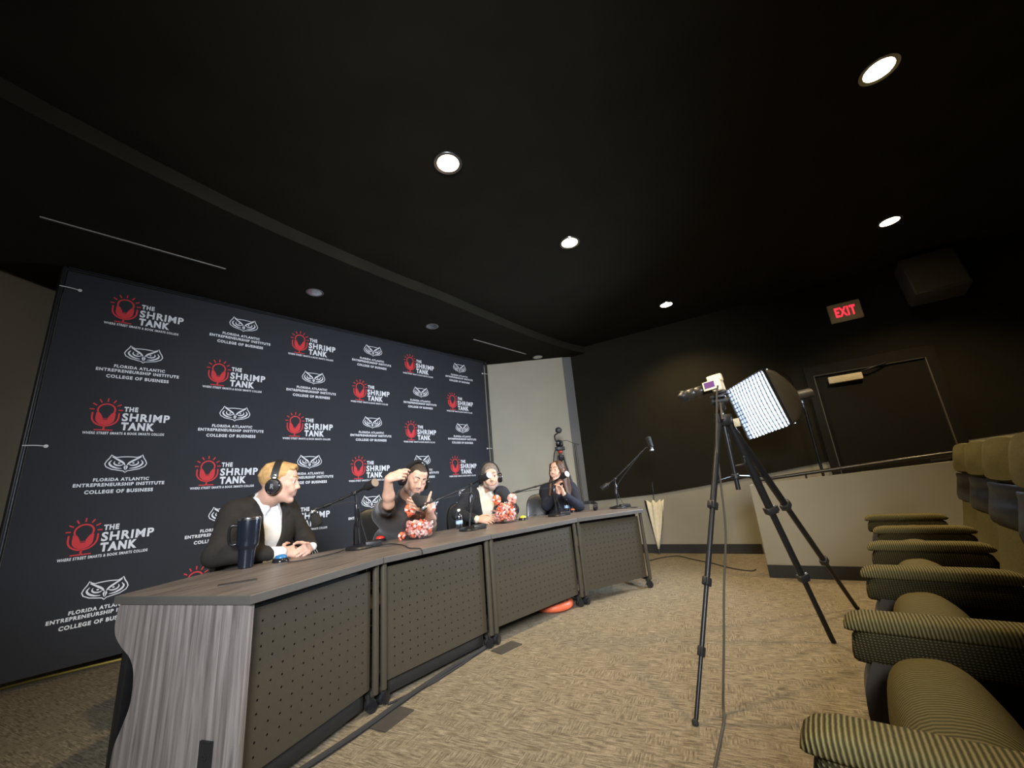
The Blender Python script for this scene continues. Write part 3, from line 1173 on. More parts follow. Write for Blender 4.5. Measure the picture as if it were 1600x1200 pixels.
def fish_bowl(lab, x, y, fill, n, where, seed):
    rnd = random.Random(seed)
    t = thing('fish_bowl', lab, 'glass bowl', (x, y, TH), 0, 'glass bowls of toy shrimp on the desk')
    bm = new()
    prof = [(0.001, 0.003), (0.066, 0.002), (0.080, 0.004), (0.103, 0.020), (0.122, 0.050), (0.130, 0.085), (0.126, 0.122), (0.112, 0.152), (0.097, 0.170), (0.092, 0.180), (0.097, 0.190)]
    lathe(bm, prof, n=40, closed_ends=False)
    obj('bowl', bm, 'bowl', t)
    bm = new()
    lathe(bm, [(0.095, 0.189), (0.099, 0.190), (0.099, 0.194), (0.095, 0.193), (0.095, 0.189)], n=40, closed_ends=False)
    obj('rim', bm, 'bowl', t)
    placed = []
    tries = 0

    def rad_at(z):
        for (r0, z0), (r1, z1) in zip(prof[:-1], prof[1:]):
            if z0 <= z <= z1 and z1 > z0:
                return r0 + (r1 - r0) * (z - z0) / (z1 - z0)
        return 0.08
    while len(placed) < n and tries < 40000:
        tries += 1
        z = 0.034 + rnd.random() ** 1.25 * (fill - 0.034)
        rr = max(0.0, rad_at(z) - 0.036) * math.sqrt(rnd.random())
        a = rnd.random() * 2 * PI
        p = Vector((rr * math.cos(a), rr * math.sin(a), z))
        if all((p - q).length > 0.0335 for q in placed):
            placed.append(p)
    for p in placed:
        src = rnd.choice([0, 0, 1, 1, 2])
        o = curl_kinds[src].copy()
        COL.objects.link(o)
        o.location = Vector((x, y, TH)) + p
        o.rotation_euler = (rnd.uniform(-1.2, 1.2), rnd.uniform(0, 6.28), rnd.uniform(0, 6.28))
        o.scale = [rnd.uniform(0.85, 1.0)] * 3
        tag(o, 'orange and pink curled toy shrimp heaped inside the ' + where, 'toy shrimp', 'toy shrimp inside the ' + where)


def rim_shrimp(x, y, ang, lab, mats, tilt=0.0, seed=0):
    bm = new()
    c_curl(bm, 0.0225, 0.0235, R(-75), R(225), 18, 14)
    o = obj('toy_shrimp', bm, mats)
    r = 0.078
    o.location = (x + r * math.cos(ang), y + r * math.sin(ang), TH + 0.218)
    o.rotation_euler = (0, tilt, R(14))
    tag(o, lab, 'toy shrimp')


J1, J2 = (-0.815, 3.27), (-0.175, 4.05)
fish_bowl('round glass bowl half full of orange toy shrimp before the taupe polo man', *J1, 0.115, 46, 'half full glass bowl', 3)
fish_bowl('round glass bowl filled high with orange toy shrimp before the grey-bearded man', *J2, 0.165, 60, 'fuller glass bowl', 5)
rim_shrimp(*J1, R(195), 'large orange toy shrimp hooked over the left rim of the half full bowl', ['orange', 'palepink'], 0.3)
rim_shrimp(*J1, R(0), 'large pale pink toy shrimp hooked over the right rim of the half full bowl', ['salmon', 'palepink'], -0.3)
rim_shrimp(*J2, R(190), 'large orange toy shrimp hooked over the left rim of the fuller bowl', ['orange', 'palepink'], 0.3)
rim_shrimp(*J2, R(5), 'large salmon toy shrimp hooked over the right rim of the fuller bowl', ['salmon', 'palepink'], -0.4)
o = curl_kinds[0].copy()
COL.objects.link(o)
o.location = (-0.955, 3.24, TH + 0.028)
o.rotation_euler = (0.2, 0.4, 0.8)
tag(o, 'loose orange toy shrimp lying on the desk left of the half full bowl', 'toy shrimp')
for c_ in curl_kinds:
    bpy.data.objects.remove(c_)


# buzzer buttons
def buzzer(loc, col, lab, rz=0.0, sc=1.0):
    t = thing('buzzer_button', lab, 'buzzer', (loc[0], loc[1], TH), rz, 'domed buzzers along the desk')
    bm = new()
    lathe(bm, [(0.046 * sc, 0), (0.047 * sc, 0.006), (0.040 * sc, 0.018), (0.034 * sc, 0.022)], n=28)
    obj('base', bm, 'blackgloss', t)
    bm = new()
    lathe(bm, [(0.033 * sc, 0.0205), (0.033 * sc, 0.028), (0.028 * sc, 0.036), (0.016 * sc, 0.041), (0.001, 0.043)], n=28)
    obj('dome', bm, mat('buzzer_' + lab.split()[0] + '_plastic', col, 0.25), t)


buzzer((-1.50, 2.575), (0.03, 0.17, 0.38), 'blue domed buzzer on a black base before the blond man')
buzzer((-1.135, 3.28), (0.75, 0.05, 0.03), 'red domed buzzer on a black base beside the nearest microphone stand')
buzzer((-0.005, 4.20), (0.72, 0.55, 0.05), 'yellow domed buzzer on a black base right of the fuller bowl')
buzzer((0.575, 4.72), (0.80, 0.22, 0.06), 'orange domed buzzer lying right of the far water bottle')


# water bottles
def bottle(x, y, lab):
    t = thing('water_bottle', lab, 'bottle', (x, y, TH), 0, 'small water bottles on the desk')
    bm = new()
    lathe(bm, [(0.024, 0), (0.030, 0.004), (0.031, 0.02), (0.0285, 0.03), (0.031, 0.04), (0.031, 0.075), (0.0285, 0.082), (0.031, 0.09), (0.031, 0.105), (0.026, 0.128), (0.016, 0.146), (0.0125, 0.152), (0.0125, 0.160)], n=24, closed_ends=False)
    obj('bottle_body', bm, 'pet', t)
    bm = new()
    lathe(bm, [(0.001, 0.004), (0.0275, 0.005), (0.0285, 0.10), (0.001, 0.101)], n=24)
    obj('water', bm, thin_glass('still_water', (0.86, 0.91, 0.96), 0.10), t)
    bm = new()
    lathe(bm, [(0.0315, 0.043), (0.0318, 0.045), (0.0318, 0.073), (0.0315, 0.075)], n=24, closed_ends=False)
    obj('label', bm, mat('blue_white_bottle_label', (0.30, 0.42, 0.75), 0.4, noise=0.7, nscale=35), t)
    bm = new()
    lathe(bm, [(0.0145, 0.156), (0.0150, 0.158), (0.0148, 0.171), (0.012, 0.1735)], n=24)
    obj('cap', bm, 'white', t)


bottle(-0.585, 3.775, 'small clear water bottle with white cap left of the second microphone stand')
bottle(0.515, 4.80, 'small clear water bottle with white cap before the woman in navy')

# tumbler
t = thing('travel_tumbler', 'tall glossy blue-black insulated tumbler with side handle on the near desk end', 'tumbler', (-1.625, 2.44, TH))
bm = new()
lathe(bm, [(0.034, 0), (0.038, 0.003), (0.044, 0.095), (0.046, 0.105), (0.055, 0.118), (0.0565, 0.13), (0.059, 0.262), (0.058, 0.270)], n=36)
obj('cup', bm, mat('blue_black_lacquer', (0.022, 0.028, 0.045), 0.2, metal=0.5, spec=0.8), t)
bm = new()
lathe(bm, [(0.0585, 0.262), (0.0595, 0.266), (0.0590, 0.276), (0.054, 0.279), (0.001, 0.277)], n=36)
obj('lid', bm, 'chrome', t)
bm = new()
hx = Vector((-0.86, -0.51, 0))
tube(bm, [hx * 0.054 + Vector((0, 0, 0.235)), hx * 0.082 + Vector((0, 0, 0.238)), hx * 0.094 + Vector((0, 0, 0.215)), hx * 0.090 + Vector((0, 0, 0.150)), hx * 0.075 + Vector((0, 0, 0.133)), hx * 0.052 + Vector((0, 0, 0.136))], 0.0075, 10)
obj('handle', bm, 'blackgloss', t)

# spectacles near the yellow buzzer
t = thing('spectacles', 'pair of clear spectacles lying between the yellow buzzer and the third stand', 'glasses', (0.155, 4.36, TH), R(20))
for s in (-1, 1):
    bm = new()
    pts_ = [Vector((s * 0.034 + 0.027 * math.cos(a), 0, 0.024 + 0.020 * math.sin(a))) for a in [2 * PI * k / 16 for k in range(17)]]
    tube(bm, pts_, 0.0017, 6, 1)
    obj('rim', bm, 'steel', t)
    bm = new()
    tube(bm, [(s * 0.061, 0, 0.028), (s * 0.066, 0.06, 0.024), (s * 0.064, 0.12, 0.010), (s * 0.062, 0.14, 0.002)], 0.0018, 6)
    obj('temple', bm, 'steel', t)
bm = new()
tube(bm, [(-0.008, 0, 0.026), (0, -0.001, 0.031), (0.008, 0, 0.026)], 0.0017, 6)
obj('bridge', bm, 'steel', t)


# ------------------------------------------------------------------ headphones
def headphones(lab, matrix, w_=0.092, h_=0.135, letter=False, silver=True):
    """origin at the middle of the head, band in the local XZ plane, face towards -Y"""
    t = thing('headphones', lab, 'headphones', matrix=matrix)
    arc_ = [Vector((w_ * 1.08 * math.cos(a), 0.012, -0.0 + h_ * math.sin(a))) for a in [R(12 + 156 * k / 14) for k in range(15)]]
    bm = new()
    prev = None
    for i, p in enumerate(arc_):
        d = (arc_[min(i + 1, 14)] - arc_[max(i - 1, 0)]).normalized()
        nrm = Vector((d.z, 0, -d.x))
        q = [bm.verts.new(p + nrm * a + Vector((0, b, 0))) for a, b in ((-.005, -.017), (.004, -.019), (.005, 0), (.004, .019), (-.005, .017))]
        if prev:
            bridge(bm, prev, q)
        else:
            bm.faces.new(q)
        prev = q
    bm.faces.new(prev)
    obj('headband', bm, 'black', t, angle=1.0)
    for s in (-1, 1):
        bm = new()
        box(bm, (s * (w_ * 1.06), 0.012, 0.030), (0.006, 0.024, 0.040), Matrix.Rotation(s * R(-6), 3, 'Y'), 0.002)
        obj('slider', bm, 'chrome' if silver else 'black', t)
        bm = new()
        lathe(bm, [(0.030, -0.012), (0.040, -0.010), (0.042, 0.002), (0.040, 0.008)], (s * w_ * 0.93, 0.008, -0.022), (s, 0, 0), 28, sx=1.12, sy=1.0)
        obj('ear_cushion', bm, 'leather', t)
        bm = new()
        lathe(bm, [(0.041, 0.006), (0.043, 0.012), (0.041, 0.022), (0.034, 0.030), (0.001, 0.032)], (s * w_ * 0.93, 0.008, -0.022), (s, 0, 0), 28, sx=1.12, sy=1.0)
        cup = obj('ear_cup', bm, 'blackgloss', t)
        if letter and s < 0:
            cx_ = s * (w_ * 0.93 + 0.0335)
            bm = new()
            put_text(bm, 'R', lambda x, y: Vector((cx_, 0.008 - x, -0.022 + y)), 0, 0, 0.020, 0.028, 0, 0.04)
            obj('letter', bm, mat('dim_grey_print', (0.16, 0.16, 0.17), 0.5), cup, smooth=False)
            for a0 in (R(20), R(200)):
                bm = new()
                pts_ = [Vector((cx_ + 0.003, 0.008 + 0.034 * math.cos(a0 + R(110) * k / 10), -0.022 + 0.038 * math.sin(a0 + R(110) * k / 10))) for k in range(11)]
                tube(bm, pts_, 0.0014, 6, 1)
                obj('ring_mark', bm, 'chrome', cup)
    return t


m_ = Matrix.Translation((0.745, 4.70, TH + 0.066)) @ Matrix.Rotation(R(-25), 4, 'Z') @ Matrix.Rotation(R(-80), 4, 'X') @ Matrix.Rotation(R(8), 4, 'Z')
headphones('spare black headphones lying on the far desk end beside the unused microphone', m_, 0.088, 0.15)


# ------------------------------------------------------------------ microphones on boom stands
def mic_stand(lab, base, pivot, mount, cw, rz, capcol, disc_axis=None):
    B_ = Vector((*base, TH))
    t = thing('microphone_stand', lab, 'microphone stand', B_, 0, 'boom microphone stands on the desk')
    L = lambda p: Vector(p) - B_
    rot = Matrix.Rotation(rz, 3, 'Z')
    bm = new()
    lathe(bm, [(0.092, 0), (0.094, 0.006), (0.088, 0.016), (0.030, 0.026), (0.018, 0.030)], rot @ Vector((-0.0, 0, 0)), n=36, sx=1.0, sy=1.25)
    obj('base', bm, 'blackmetal', t)
    bm = new()
    box(bm, rot @ Vector((0.085, -0.005, 0.020)), (0.11, 0.085, 0.038), rot, 0.006)
    obj('cable_box', bm, 'black', t)
    pv = L(pivot)
    top = Vector((pv.x * 0.9, pv.y * 0.9, pv.z - 0.01))
    bm = new()
    tube(bm, [(0, 0, 0.02), top * 0.5 + Vector((0, 0, 0.0)), top], 0.0085, 12, 2)
    obj('pole', bm, 'blackmetal', t)
    bm = new()
    c0 = top * 0.62
    lathe(bm, [(0.009, -0.085), (0.014, -0.075), (0.018, -0.035), (0.019, 0.010), (0.016, 0.055), (0.011, 0.075), (0.009, 0.08)], c0, (top.x, top.y, top.z), 20)
    obj('grip', bm, 'blackgloss', t)
    bm = new()
    ball(bm, pv, 0.019)
    cyl(bm, pv + Vector((-0.012, -0.024, -0.004)), pv + Vector((0.0, 0.0, 0)), 0.014, 0.014, 14)
    k_ = obj('swivel', bm, 'black', t)
    bm = new()
    mo, cwv = L(mount), L(cw)
    d = (cwv - pv).normalized()
    d1 = (pv - mo).normalized()
    tube(bm, [mo, mo + (pv - mo) * 0.5, pv, cwv - d * 0.02], 0.0072, 10, 1)
    lathe(bm, [(0.0065, 0), (0.0125, 0.004), (0.0125, 0.05), (0.0065, 0.055)], mo + (pv - mo) * 0.12, d1, 14)
    lathe(bm, [(0.0065, 0), (0.0105, 0.003), (0.0105, 0.03), (0.0065, 0.034)], mo + (pv - mo) * 0.55, d1, 14)
    obj('boom', bm, 'blackmetal', t)
    bm = new()
    lathe(bm, [(0.008, -0.085), (0.014, -0.08), (0.016, -0.055), (0.028, -0.045), (0.0300, -0.038), (0.0300, 0.040), (0.0285, 0.044)], cwv, d, 24)
    c_ = obj('counterweight', bm, 'black', t)
    bm = new()
    cyl(bm, cwv + d * 0.0435, cwv + d * 0.0455, 0.0290, 0.0280, 24)
    e_ = obj('end_disc', bm, capcol, c_)
    e_['label'] = 'pale flat end disc'
    # cable from the boom down to the base
    bm = new()
    tube(bm, [mo, mo * 0.6 + pv * 0.4 + Vector((0, 0, -0.02)), pv + Vector((0.015, -0.015, -0.07)), Vector((0.02, -0.022, 0.16)), Vector((0.06, -0.03, 0.045))], 0.003, 6)
    obj('cable', bm, 'rubber', t)
    return t


def microphone(lab, tip, tail, mount):
    tip, tail, mount = Vector(tip), Vector(tail), Vector(mount)
    d = (tail - tip)
    ln = d.length
    d.normalize()
    t = thing('microphone', lab, 'microphone', tip, 0, 'broadcast microphones on the boom stands')
    bm = new()
    lathe(bm, [(0.004, 0.0), (0.022, 0.003), (0.030, 0.012), (0.032, 0.03), (0.032, ln * 0.66), (0.027, ln * 0.70)], (0, 0, 0), d, 24)
    obj('foam_windscreen', bm, 'foam', t)
    bm = new()
    lathe(bm, [(0.020, ln * 0.69), (0.021, ln * 0.72), (0.021, ln * 0.97), (0.017, ln)], (0, 0, 0), d, 24)
    obj('body', bm, 'blackgloss', t)
    bm = new()
    lathe(bm, [(0.0215, ln * 0.80), (0.0235, ln * 0.82), (0.0235, ln * 0.91), (0.0215, ln * 0.93)], (0, 0, 0), d, 24)
    obj('ring', bm, 'steel', t)
    bm = new()
    a = d * ln * 0.86
    tube(bm, [a, a * 0.4 + (mount - tip) * 0.6 + Vector((0, 0, 0.01)), mount - tip], 0.008, 8)
    obj('yoke', bm, 'black', t)
    return t


SD = [
    dict(base=(-1.155, 2.93), pivot=(-1.182, 2.894, 1.116), mount=(-1.374, 2.757, 1.030), cw=(-1.031, 2.796, 1.162), rz=R(30),
         tip=(-1.358, 2.742, 0.918), tail=(-1.408, 2.739, 1.026), cap='cap_brown', who='nearest', wlab='before the blond man'),
    dict(base=(-0.470, 3.60), pivot=(-0.440, 3.63, 1.116), mount=(-0.677, 3.025, 1.004), cw=(-0.293, 3.488, 1.172), rz=R(20),
         tip=(-0.775, 2.950, 1.075), tail=(-0.705, 2.978, 0.957), cap='cap_blue', who='second', wlab='before the taupe polo man'),
    dict(base=(0.350, 4.36), pivot=(0.345, 4.34, 1.088), mount=(-0.116, 4.248, 1.004), cw=(0.459, 4.175, 1.141), rz=R(15),
         tip=(-0.217, 4.174, 1.036), tail=(-0.165, 4.237, 0.900), cap='cap_white', who='third', wlab='before the grey-bearded man'),
    dict(base=(1.080, 4.72), pivot=(1.105, 4.77, 1.062), mount=(1.510, 4.714, 1.390), cw=(0.978, 4.801, 0.985), rz=R(5),
         tip=(1.545, 4.703, 1.515), tail=(1.565, 4.696, 1.330), cap='black', who='farthest', wlab='raised up over the empty far desk end')]
MT['cap_brown'] = mat('taupe_end_disc', (0.25, 0.20, 0.16), 0.5)
MT['cap_blue'] = mat('pale_blue_end_disc', (0.42, 0.50, 0.60), 0.4)
MT['cap_white'] = mat('white_end_disc', (0.80, 0.84, 0.88), 0.4)
stand_lab = ['black boom microphone stand nearest the camera, with a taupe end disc',
             'black boom microphone stand between the two glass bowls, with a pale blue end disc',
             'black boom microphone stand before the woman, with a white end disc',
             'black boom microphone stand on the far desk end, arm raised to the right']
for s, lab in zip(SD, stand_lab):
    mic_stand(lab, s['base'], s['pivot'], s['mount'], s['cw'], s['rz'], s['cap'])
    microphone('black foam microphone on the ' + s['who'] + ' boom arm, ' + s['wlab'], s['tip'], s['tail'], s['mount'])


def cable(name, lab, pts, r, m='rubber', cat='cable', group=None):
    c = Vector(pts[0])
    bm = new()
    tube(bm, [Vector(p) - c for p in pts], r, 8, 6)
    o = obj(name, bm, m)
    o.location = c
    return tag(o, lab, cat, group)


cable('desk_cable', 'thin black cable looping over the desk edge right of the red buzzer',
      [(-1.07, 2.93, .746), (-0.99, 3.02, .7445), (-0.90, 2.95, .7445), (-0.82, 2.84, .745), (-0.74, 2.68, .7445), (-0.66, 2.62, .744), (-0.642, 2.60, .735), (-0.64, 2.605, .712)], 0.0035)
cable('desk_cable', 'thin black cable lying from the blue buzzer to the nearest microphone stand',
      [(-1.46, 2.545, .745), (-1.38, 2.50, .7445), (-1.30, 2.58, .7445), (-1.25, 2.74, .7445), (-1.24, 2.87, .745)], 0.003)
cable('desk_cable', 'thin black cable curling right of the farthest microphone stand',
      [(1.17, 4.71, .755), (1.22, 4.66, .7445), (1.27, 4.58, .7445), (1.22, 4.52, .7445), (1.14, 4.55, .7445), (1.12, 4.62, .745)], 0.003)

# floor cables and plates
cable('floor_cable', 'thick black cable bundle lying along the floor under the desk front',
      [(-1.05, 1.86, .014), (-0.86, 2.18, .014), (-0.70, 2.50, .014), (-0.60, 2.68, .014), (-0.50, 2.85, .014), (-0.38, 3.02, .014), (-0.28, 3.22, .014)], 0.013)
cable('floor_cable', 'thin black cable beside the bundle under the second desk unit',
      [(-0.80, 2.44, .008), (-0.64, 2.60, .007), (-0.53, 2.76, .008), (-0.42, 2.95, .007), (-0.36, 3.12, .008)], 0.006)
cable('floor_cable', 'dark cable snaking over the carpet from the desk to the ramp wall',
      [(1.55, 5.55, .006), (1.745, 5.673, .006), (1.90, 5.73, .006), (2.02, 5.70, .006), (2.10, 5.38, .006), (2.182, 5.154, .006), (2.22, 4.92, .006), (2.269, 4.737, .006), (2.36, 4.60, .006), (2.43, 4.64, .006)], 0.006)
cable('floor_cable', 'yellow cable lying on the carpet behind the foot of the banner',
      [(-4.05, 2.62, .008), (-3.72, 3.10, .008), (-3.45, 3.36, .008), (-3.17, 3.58, .008), (-2.9, 3.86, .008)], 0.008, 'yellow')
for (x, y, a, lab) in ((-0.735, 2.305, R(63), 'flat dark floor plate beside the casters of the first and second desk units'),
                       (-0.19, 3.09, R(46), 'flat dark floor plate beside the casters of the second and third desk units')):
    bm = new()
    box(bm, (0, 0, 0.003), (0.20, 0.11, 0.005), None, 0.001)
    o = obj('floor_plate', bm, mat('dull_dark_floor_plate', (0.045, 0.04, 0.034), 0.6, noise=0.1), smooth=False)
    o.location = (x, y, 0)
    o.rotation_euler = (0, 0, a)
    tag(o, lab, 'floor plate', 'floor plates under the desk')
# orange ring cushion with a tan pad, under the third desk unit
t = thing('ring_cushion', 'orange padded ring with a tan top on the floor under the third desk unit', 'cushion', (0.20, 3.92, 0.0), R(20))
bm = new()
for i in range(29):
    pass
pts_ = [Vector((0.15 * math.cos(2 * PI * k / 28), 0.15 * math.sin(2 * PI * k / 28), 0.034)) for k in range(29)]
tube(bm, pts_, 0.033, 12, 1, caps=False)
obj('ring', bm, 'orange', t)
bm = new()
lathe(bm, [(0.125, 0.05), (0.115, 0.070), (0.08, 0.088), (0.001, 0.094)], n=28)
obj('pad', bm, 'tan', t)

# ------------------------------------------------------------------ folded umbrella by the wall
t = thing('folded_umbrella', 'half folded cream and black umbrella leaning tip down against the grey wall', 'umbrella', (1.845, 5.965, 0.0))
hv = Vector((0.085, 0.075, 0.86))
bm = new()
cyl(bm, (0, 0, 0.002), hv * 0.075, 0.005, 0.008, 10)
obj('ferrule', bm, 'brownplastic', t)
bm = new()
cyl(bm, hv * 0.07, hv * 0.99, 0.006, n=10)
obj('shaft', bm, 'blackmetal', t)
bm = new()
x_, y_, z_ = frame(hv)
side = Vector((0.86, -0.51, 0))
outw = Vector((-0.51, -0.86, 0))
prev = None
nn = 48
for k, (tt, rr, fl_) in enumerate([(0.08, 0.010, 0), (0.22, 0.028, .1), (0.40, 0.052, .22), (0.58, 0.074, .32), (0.74, 0.092, .4), (0.80, 0.100, .45)]):
    rg = []
    for i in range(nn):
        a = 2 * PI * i / nn
        q = rr * (1 + fl_ * math.cos(8 * a) * 0.5)
        drop = (0.05 * (0.5 + 0.5 * math.cos(8 * a)) if k == 5 else 0)
        rg.append(bm.verts.new(hv * (tt + drop) + side * q * math.cos(a) * 1.15 + outw * q * 0.55 * math.sin(a)))
    if prev:
        for i in range(nn):
            f = bm.faces.new((prev[i], prev[(i + 1) % nn], rg[(i + 1) % nn], rg[i]))
            aa = 2 * PI * (i + .5) / nn
            f.material_index = 0 if math.sin(aa) + 0.55 * math.cos(aa) > -0.25 else 1
    prev = rg
cn = obj('canopy', bm, ['umbwhite', 'black'], t)
sm = cn.modifiers.new('cloth', 'SOLIDIFY')
sm.thickness = 0.002
bm = new()
for a in (0.15, 0.75):
    tube(bm, [hv * 0.12 + side * 0.02, hv * 0.5 + side * (0.085 + 0.02 * a) + outw * 0.01, hv * (0.80) + side * (0.10 + 0.01 * a) + outw * 0.02 * a], 0.002, 6)
obj('rib', bm, 'chrome', t)
bm = new()
tube(bm, [hv * 0.97, hv * 1.12, hv * 1.15], 0.012, 10)
obj('handle', bm, 'black', t)


# ================================================================== tripods and cameras
def tripod_leg(parent, a, b, secs, radii, mat_='blackmetal', clamp=True, twin=False):
    a, b = Vector(a), Vector(b)
    d = b - a
    bm = new()
    cuts = [0.0] + secs + [1.0]
    for k in range(len(cuts) - 1):
        cyl(bm, a + d * max(0, cuts[k] - 0.02), a + d * (cuts[k + 1] - (0.012 if k == len(cuts) - 2 else 0)), radii[k], n=12)
    lg = obj('leg', bm, mat_, parent)
    for k in range(1, len(cuts) - 1):
        p = a + d * cuts[k]
        bm = new()
        x, y, z = frame(d)
        rot = Matrix((x, y, z)).transposed()
        box(bm, p, (radii[k - 1] * 2.7, radii[k - 1] * 2.5, 0.042), rot, 0.004)
        box(bm, p + x * radii[k - 1] * 1.6, (radii[k - 1] * 0.8, radii[k - 1] * 1.4, 0.034), rot, 0.003)
        obj('leg_lock', bm, 'black', lg)
    bm = new()
    lathe(bm, [(0.008, 0.0), (0.014, 0.003), (0.014, 0.014), (0.009, 0.022)], b + Vector((0, 0, 0.0)), (0, 0, 1), 14)
    obj('foot', bm, 'rubber', lg)
    return lg


AP = Vector((1.324, 2.524, 0))
t = thing('camera_tripod', 'tall black tripod standing on the carpet before the theatre seats', 'tripod', AP)
hub = Vector((0, 0, 1.375))
feet = [Vector((0.67, 2.051, 0)) - AP, Vector((1.80, 2.735, 0)) - AP, Vector((2.374, 3.254, 0)) - AP]
for fv, r0 in zip(feet, (0.0165, 0.023, 0.022)):
    dirh = Vector((fv.x, fv.y, 0)).normalized()
    tripod_leg(t, hub + dirh * 0.045 + Vector((0, 0, -0.01)), fv, [0.42, 0.72] if fv is not feet[0] else [0.36, 0.62, 0.82], [r0, r0 * 0.82, r0 * 0.66, r0 * 0.55])
bm = new()
lathe(bm, [(0.030, -0.045), (0.046, -0.03), (0.050, 0.0), (0.040, 0.02), (0.020, 0.025)], hub, (0, 0, 1), 24)
for fv in feet:
    dirh = Vector((fv.x, fv.y, 0)).normalized()
    box(bm, hub + dirh * 0.052, (0.042, 0.034, 0.06), Matrix.Rotation(math.atan2(dirh.y, dirh.x), 3, 'Z'), 0.006)
obj('hub', bm, 'black', t)
bm = new()
cyl(bm, hub + Vector((0, 0, -0.44)), hub + Vector((0, 0, 0.07)), 0.0135, n=16)
obj('centre_column', bm, 'blackmetal', t)
sp = hub + Vector((0, 0, -0.36))
bm = new()
lathe(bm, [(0.018, -0.015), (0.022, -0.012), (0.022, 0.012), (0.018, 0.015)], sp, (0, 0, 1), 16)
obj('spreader_collar', bm, 'black', t)
for fv in feet:
    dirh = Vector((fv.x, fv.y, 0)).normalized()
    a_ = hub + dirh * 0.045
    q = a_ + (fv - a_) * ((a_.z - (sp.z - 0.02)) / a_.z)
    bm = new()
    tube(bm, [sp + dirh * 0.02, q], 0.006, 8, 1)
    obj('spreader_arm', bm, 'blackmetal', t)
bm = new()
tube(bm, [sp + Vector((0, 0, 0.06)), sp + Vector((0.05, -0.035, 0.07)), sp + Vector((0.055, -0.04, 0.105))], 0.005, 8)
ball(bm, sp + Vector((0.055, -0.04, 0.11)), 0.009)
obj('crank', bm, 'black', t)
bm = new()
hd = hub + Vector((0, 0, 0.085))
lathe(bm, [(0.026, -0.03), (0.032, -0.02), (0.032, 0.01), (0.022, 0.02)], hd, (0, 0, 1), 20)
cyl(bm, hd + Vector((-0.045, 0.01, 0.03)), hd + Vector((0.05, -0.01, 0.03)), 0.024, n=18)
box(bm, hd + Vector((0.0, 0.0, 0.058)), (0.085, 0.07, 0.018), Matrix.Rotation(R(-35), 3, 'Z'), 0.004)
obj('pan_head', bm, 'black', t)
bm = new()
tube(bm, [hd + Vector((-0.01, -0.03, 0.02)), hd + Vector((-0.035, -0.07, -0.05)), hd + Vector((-0.045, -0.085, -0.10))], lambda s: 0.006 + 0.006 * max(0, s - .5), 10)
h_ = obj('pan_handle', bm, 'brownplastic', t)
bm = new()
box(bm, hub + Vector((0.062, -0.038, -0.035)), (0.034, 0.012, 0.05), Matrix.Rotation(R(-35), 3, 'Z') @ Matrix.Rotation(R(15), 3, 'X'), 0.003)
obj('name_plate', bm, 'signbody', t)

# stills camera
cd = Vector((-0.78, 0.62, -0.10)).normalized()
yv = -cd
zv = (Vector((0, 0, 1)) - yv * yv.z).normalized()
xv = yv.cross(zv)
cm = Matrix((xv, yv, zv)).transposed().to_4x4()
cm.translation = Vector((1.330, 2.505, 1.590))
t = thing('camera', 'cream bodied camera with a long dark lens on the tall tripod', 'camera', matrix=cm)
bm = new()
box(bm, (0, 0.0, 0), (0.125, 0.058, 0.088), None, 0.012, 3)
box(bm, (-0.048, -0.022, -0.002), (0.030, 0.045, 0.078), None, 0.012, 3)
obj('body', bm, 'cream', t)
bm = new()
slab(bm, 0.062, 0.052, 0.085, 3.0, fn=lambda p: Vector((p.x, p.y - 0.004, p.z + 0.048)), n=28)
obj('viewfinder_hump', bm, 'cream', t)
bm = new()
lathe(bm, [(0.034, 0.0), (0.034, 0.012)], (0, -0.026, -0.004), (0, -1, 0), 28)
obj('lens_mount', bm, 'cream', t)
bm = new()
lathe(bm, [(0.032, 0.010), (0.033, 0.03), (0.031, 0.032), (0.031, 0.055), (0.035, 0.060), (0.036, 0.11), (0.034, 0.113), (0.036, 0.116), (0.037, 0.165), (0.033, 0.17), (0.028, 0.165)], (0, -0.026, -0.004), (0, -1, 0), 32)
ln_ = obj('lens', bm, mat('lens_black', (0.028, 0.025, 0.020), 0.35, noise=0.1), t)
bm = new()
n_ = 48
ra, rb = [], []
for i in range(n_):
    a = 2 * PI * i / n_
    e_ = 0.040 + 0.026 * (0.5 + 0.5 * math.cos(4 * a))
    ra.append(bm.verts.new((0.037 * math.cos(a), -0.190, -0.004 + 0.037 * math.sin(a))))
    rb.append(bm.verts.new((0.042 * math.cos(a), -0.185 - e_, -0.004 + 0.042 * math.sin(a))))
bridge(bm, ra, rb)
lh = obj('lens_hood', bm, 'black', ln_)
lh.modifiers.new('wall', 'SOLIDIFY').thickness = 0.002
bm = new()
scr = Matrix.Rotation(R(-14), 3, 'Y')
box(bm, Vector((0.072, -0.035, 0.000)), (0.009, 0.078, 0.062), scr, 0.003)
fs_ = obj('flip_screen', bm, 'cream', t)
bm = new()
box(bm, Vector((0.0772, -0.034, 0.004)), (0.001, 0.062, 0.042), scr)
obj('display', bm, 'screen', fs_, smooth=False)
bm = new()
box(bm, (0, 0.006, -0.050), (0.07, 0.06, 0.014), None, 0.003)
obj('quick_release_plate', bm, 'black', t)

cable('camera_cable', 'long thin grey-black cable hanging from the camera down to the carpet',
      [(1.295, 2.44, 1.575), (1.272, 2.43, 1.52), (1.24, 2.42, 1.394), (1.197, 2.42, 1.195), (1.164, 2.40, 0.968), (1.107, 2.34, 0.728), (1.02, 2.30, 0.464), (0.93, 2.22, 0.24), (0.84, 2.13, 0.05), (0.80, 2.06, 0.008), (0.72, 1.93, 0.007), (0.62, 1.77, 0.007), (0.55, 1.64, 0.007)], 0.0055,
      mat('grey_black_cable', (0.05, 0.043, 0.032), 0.6))

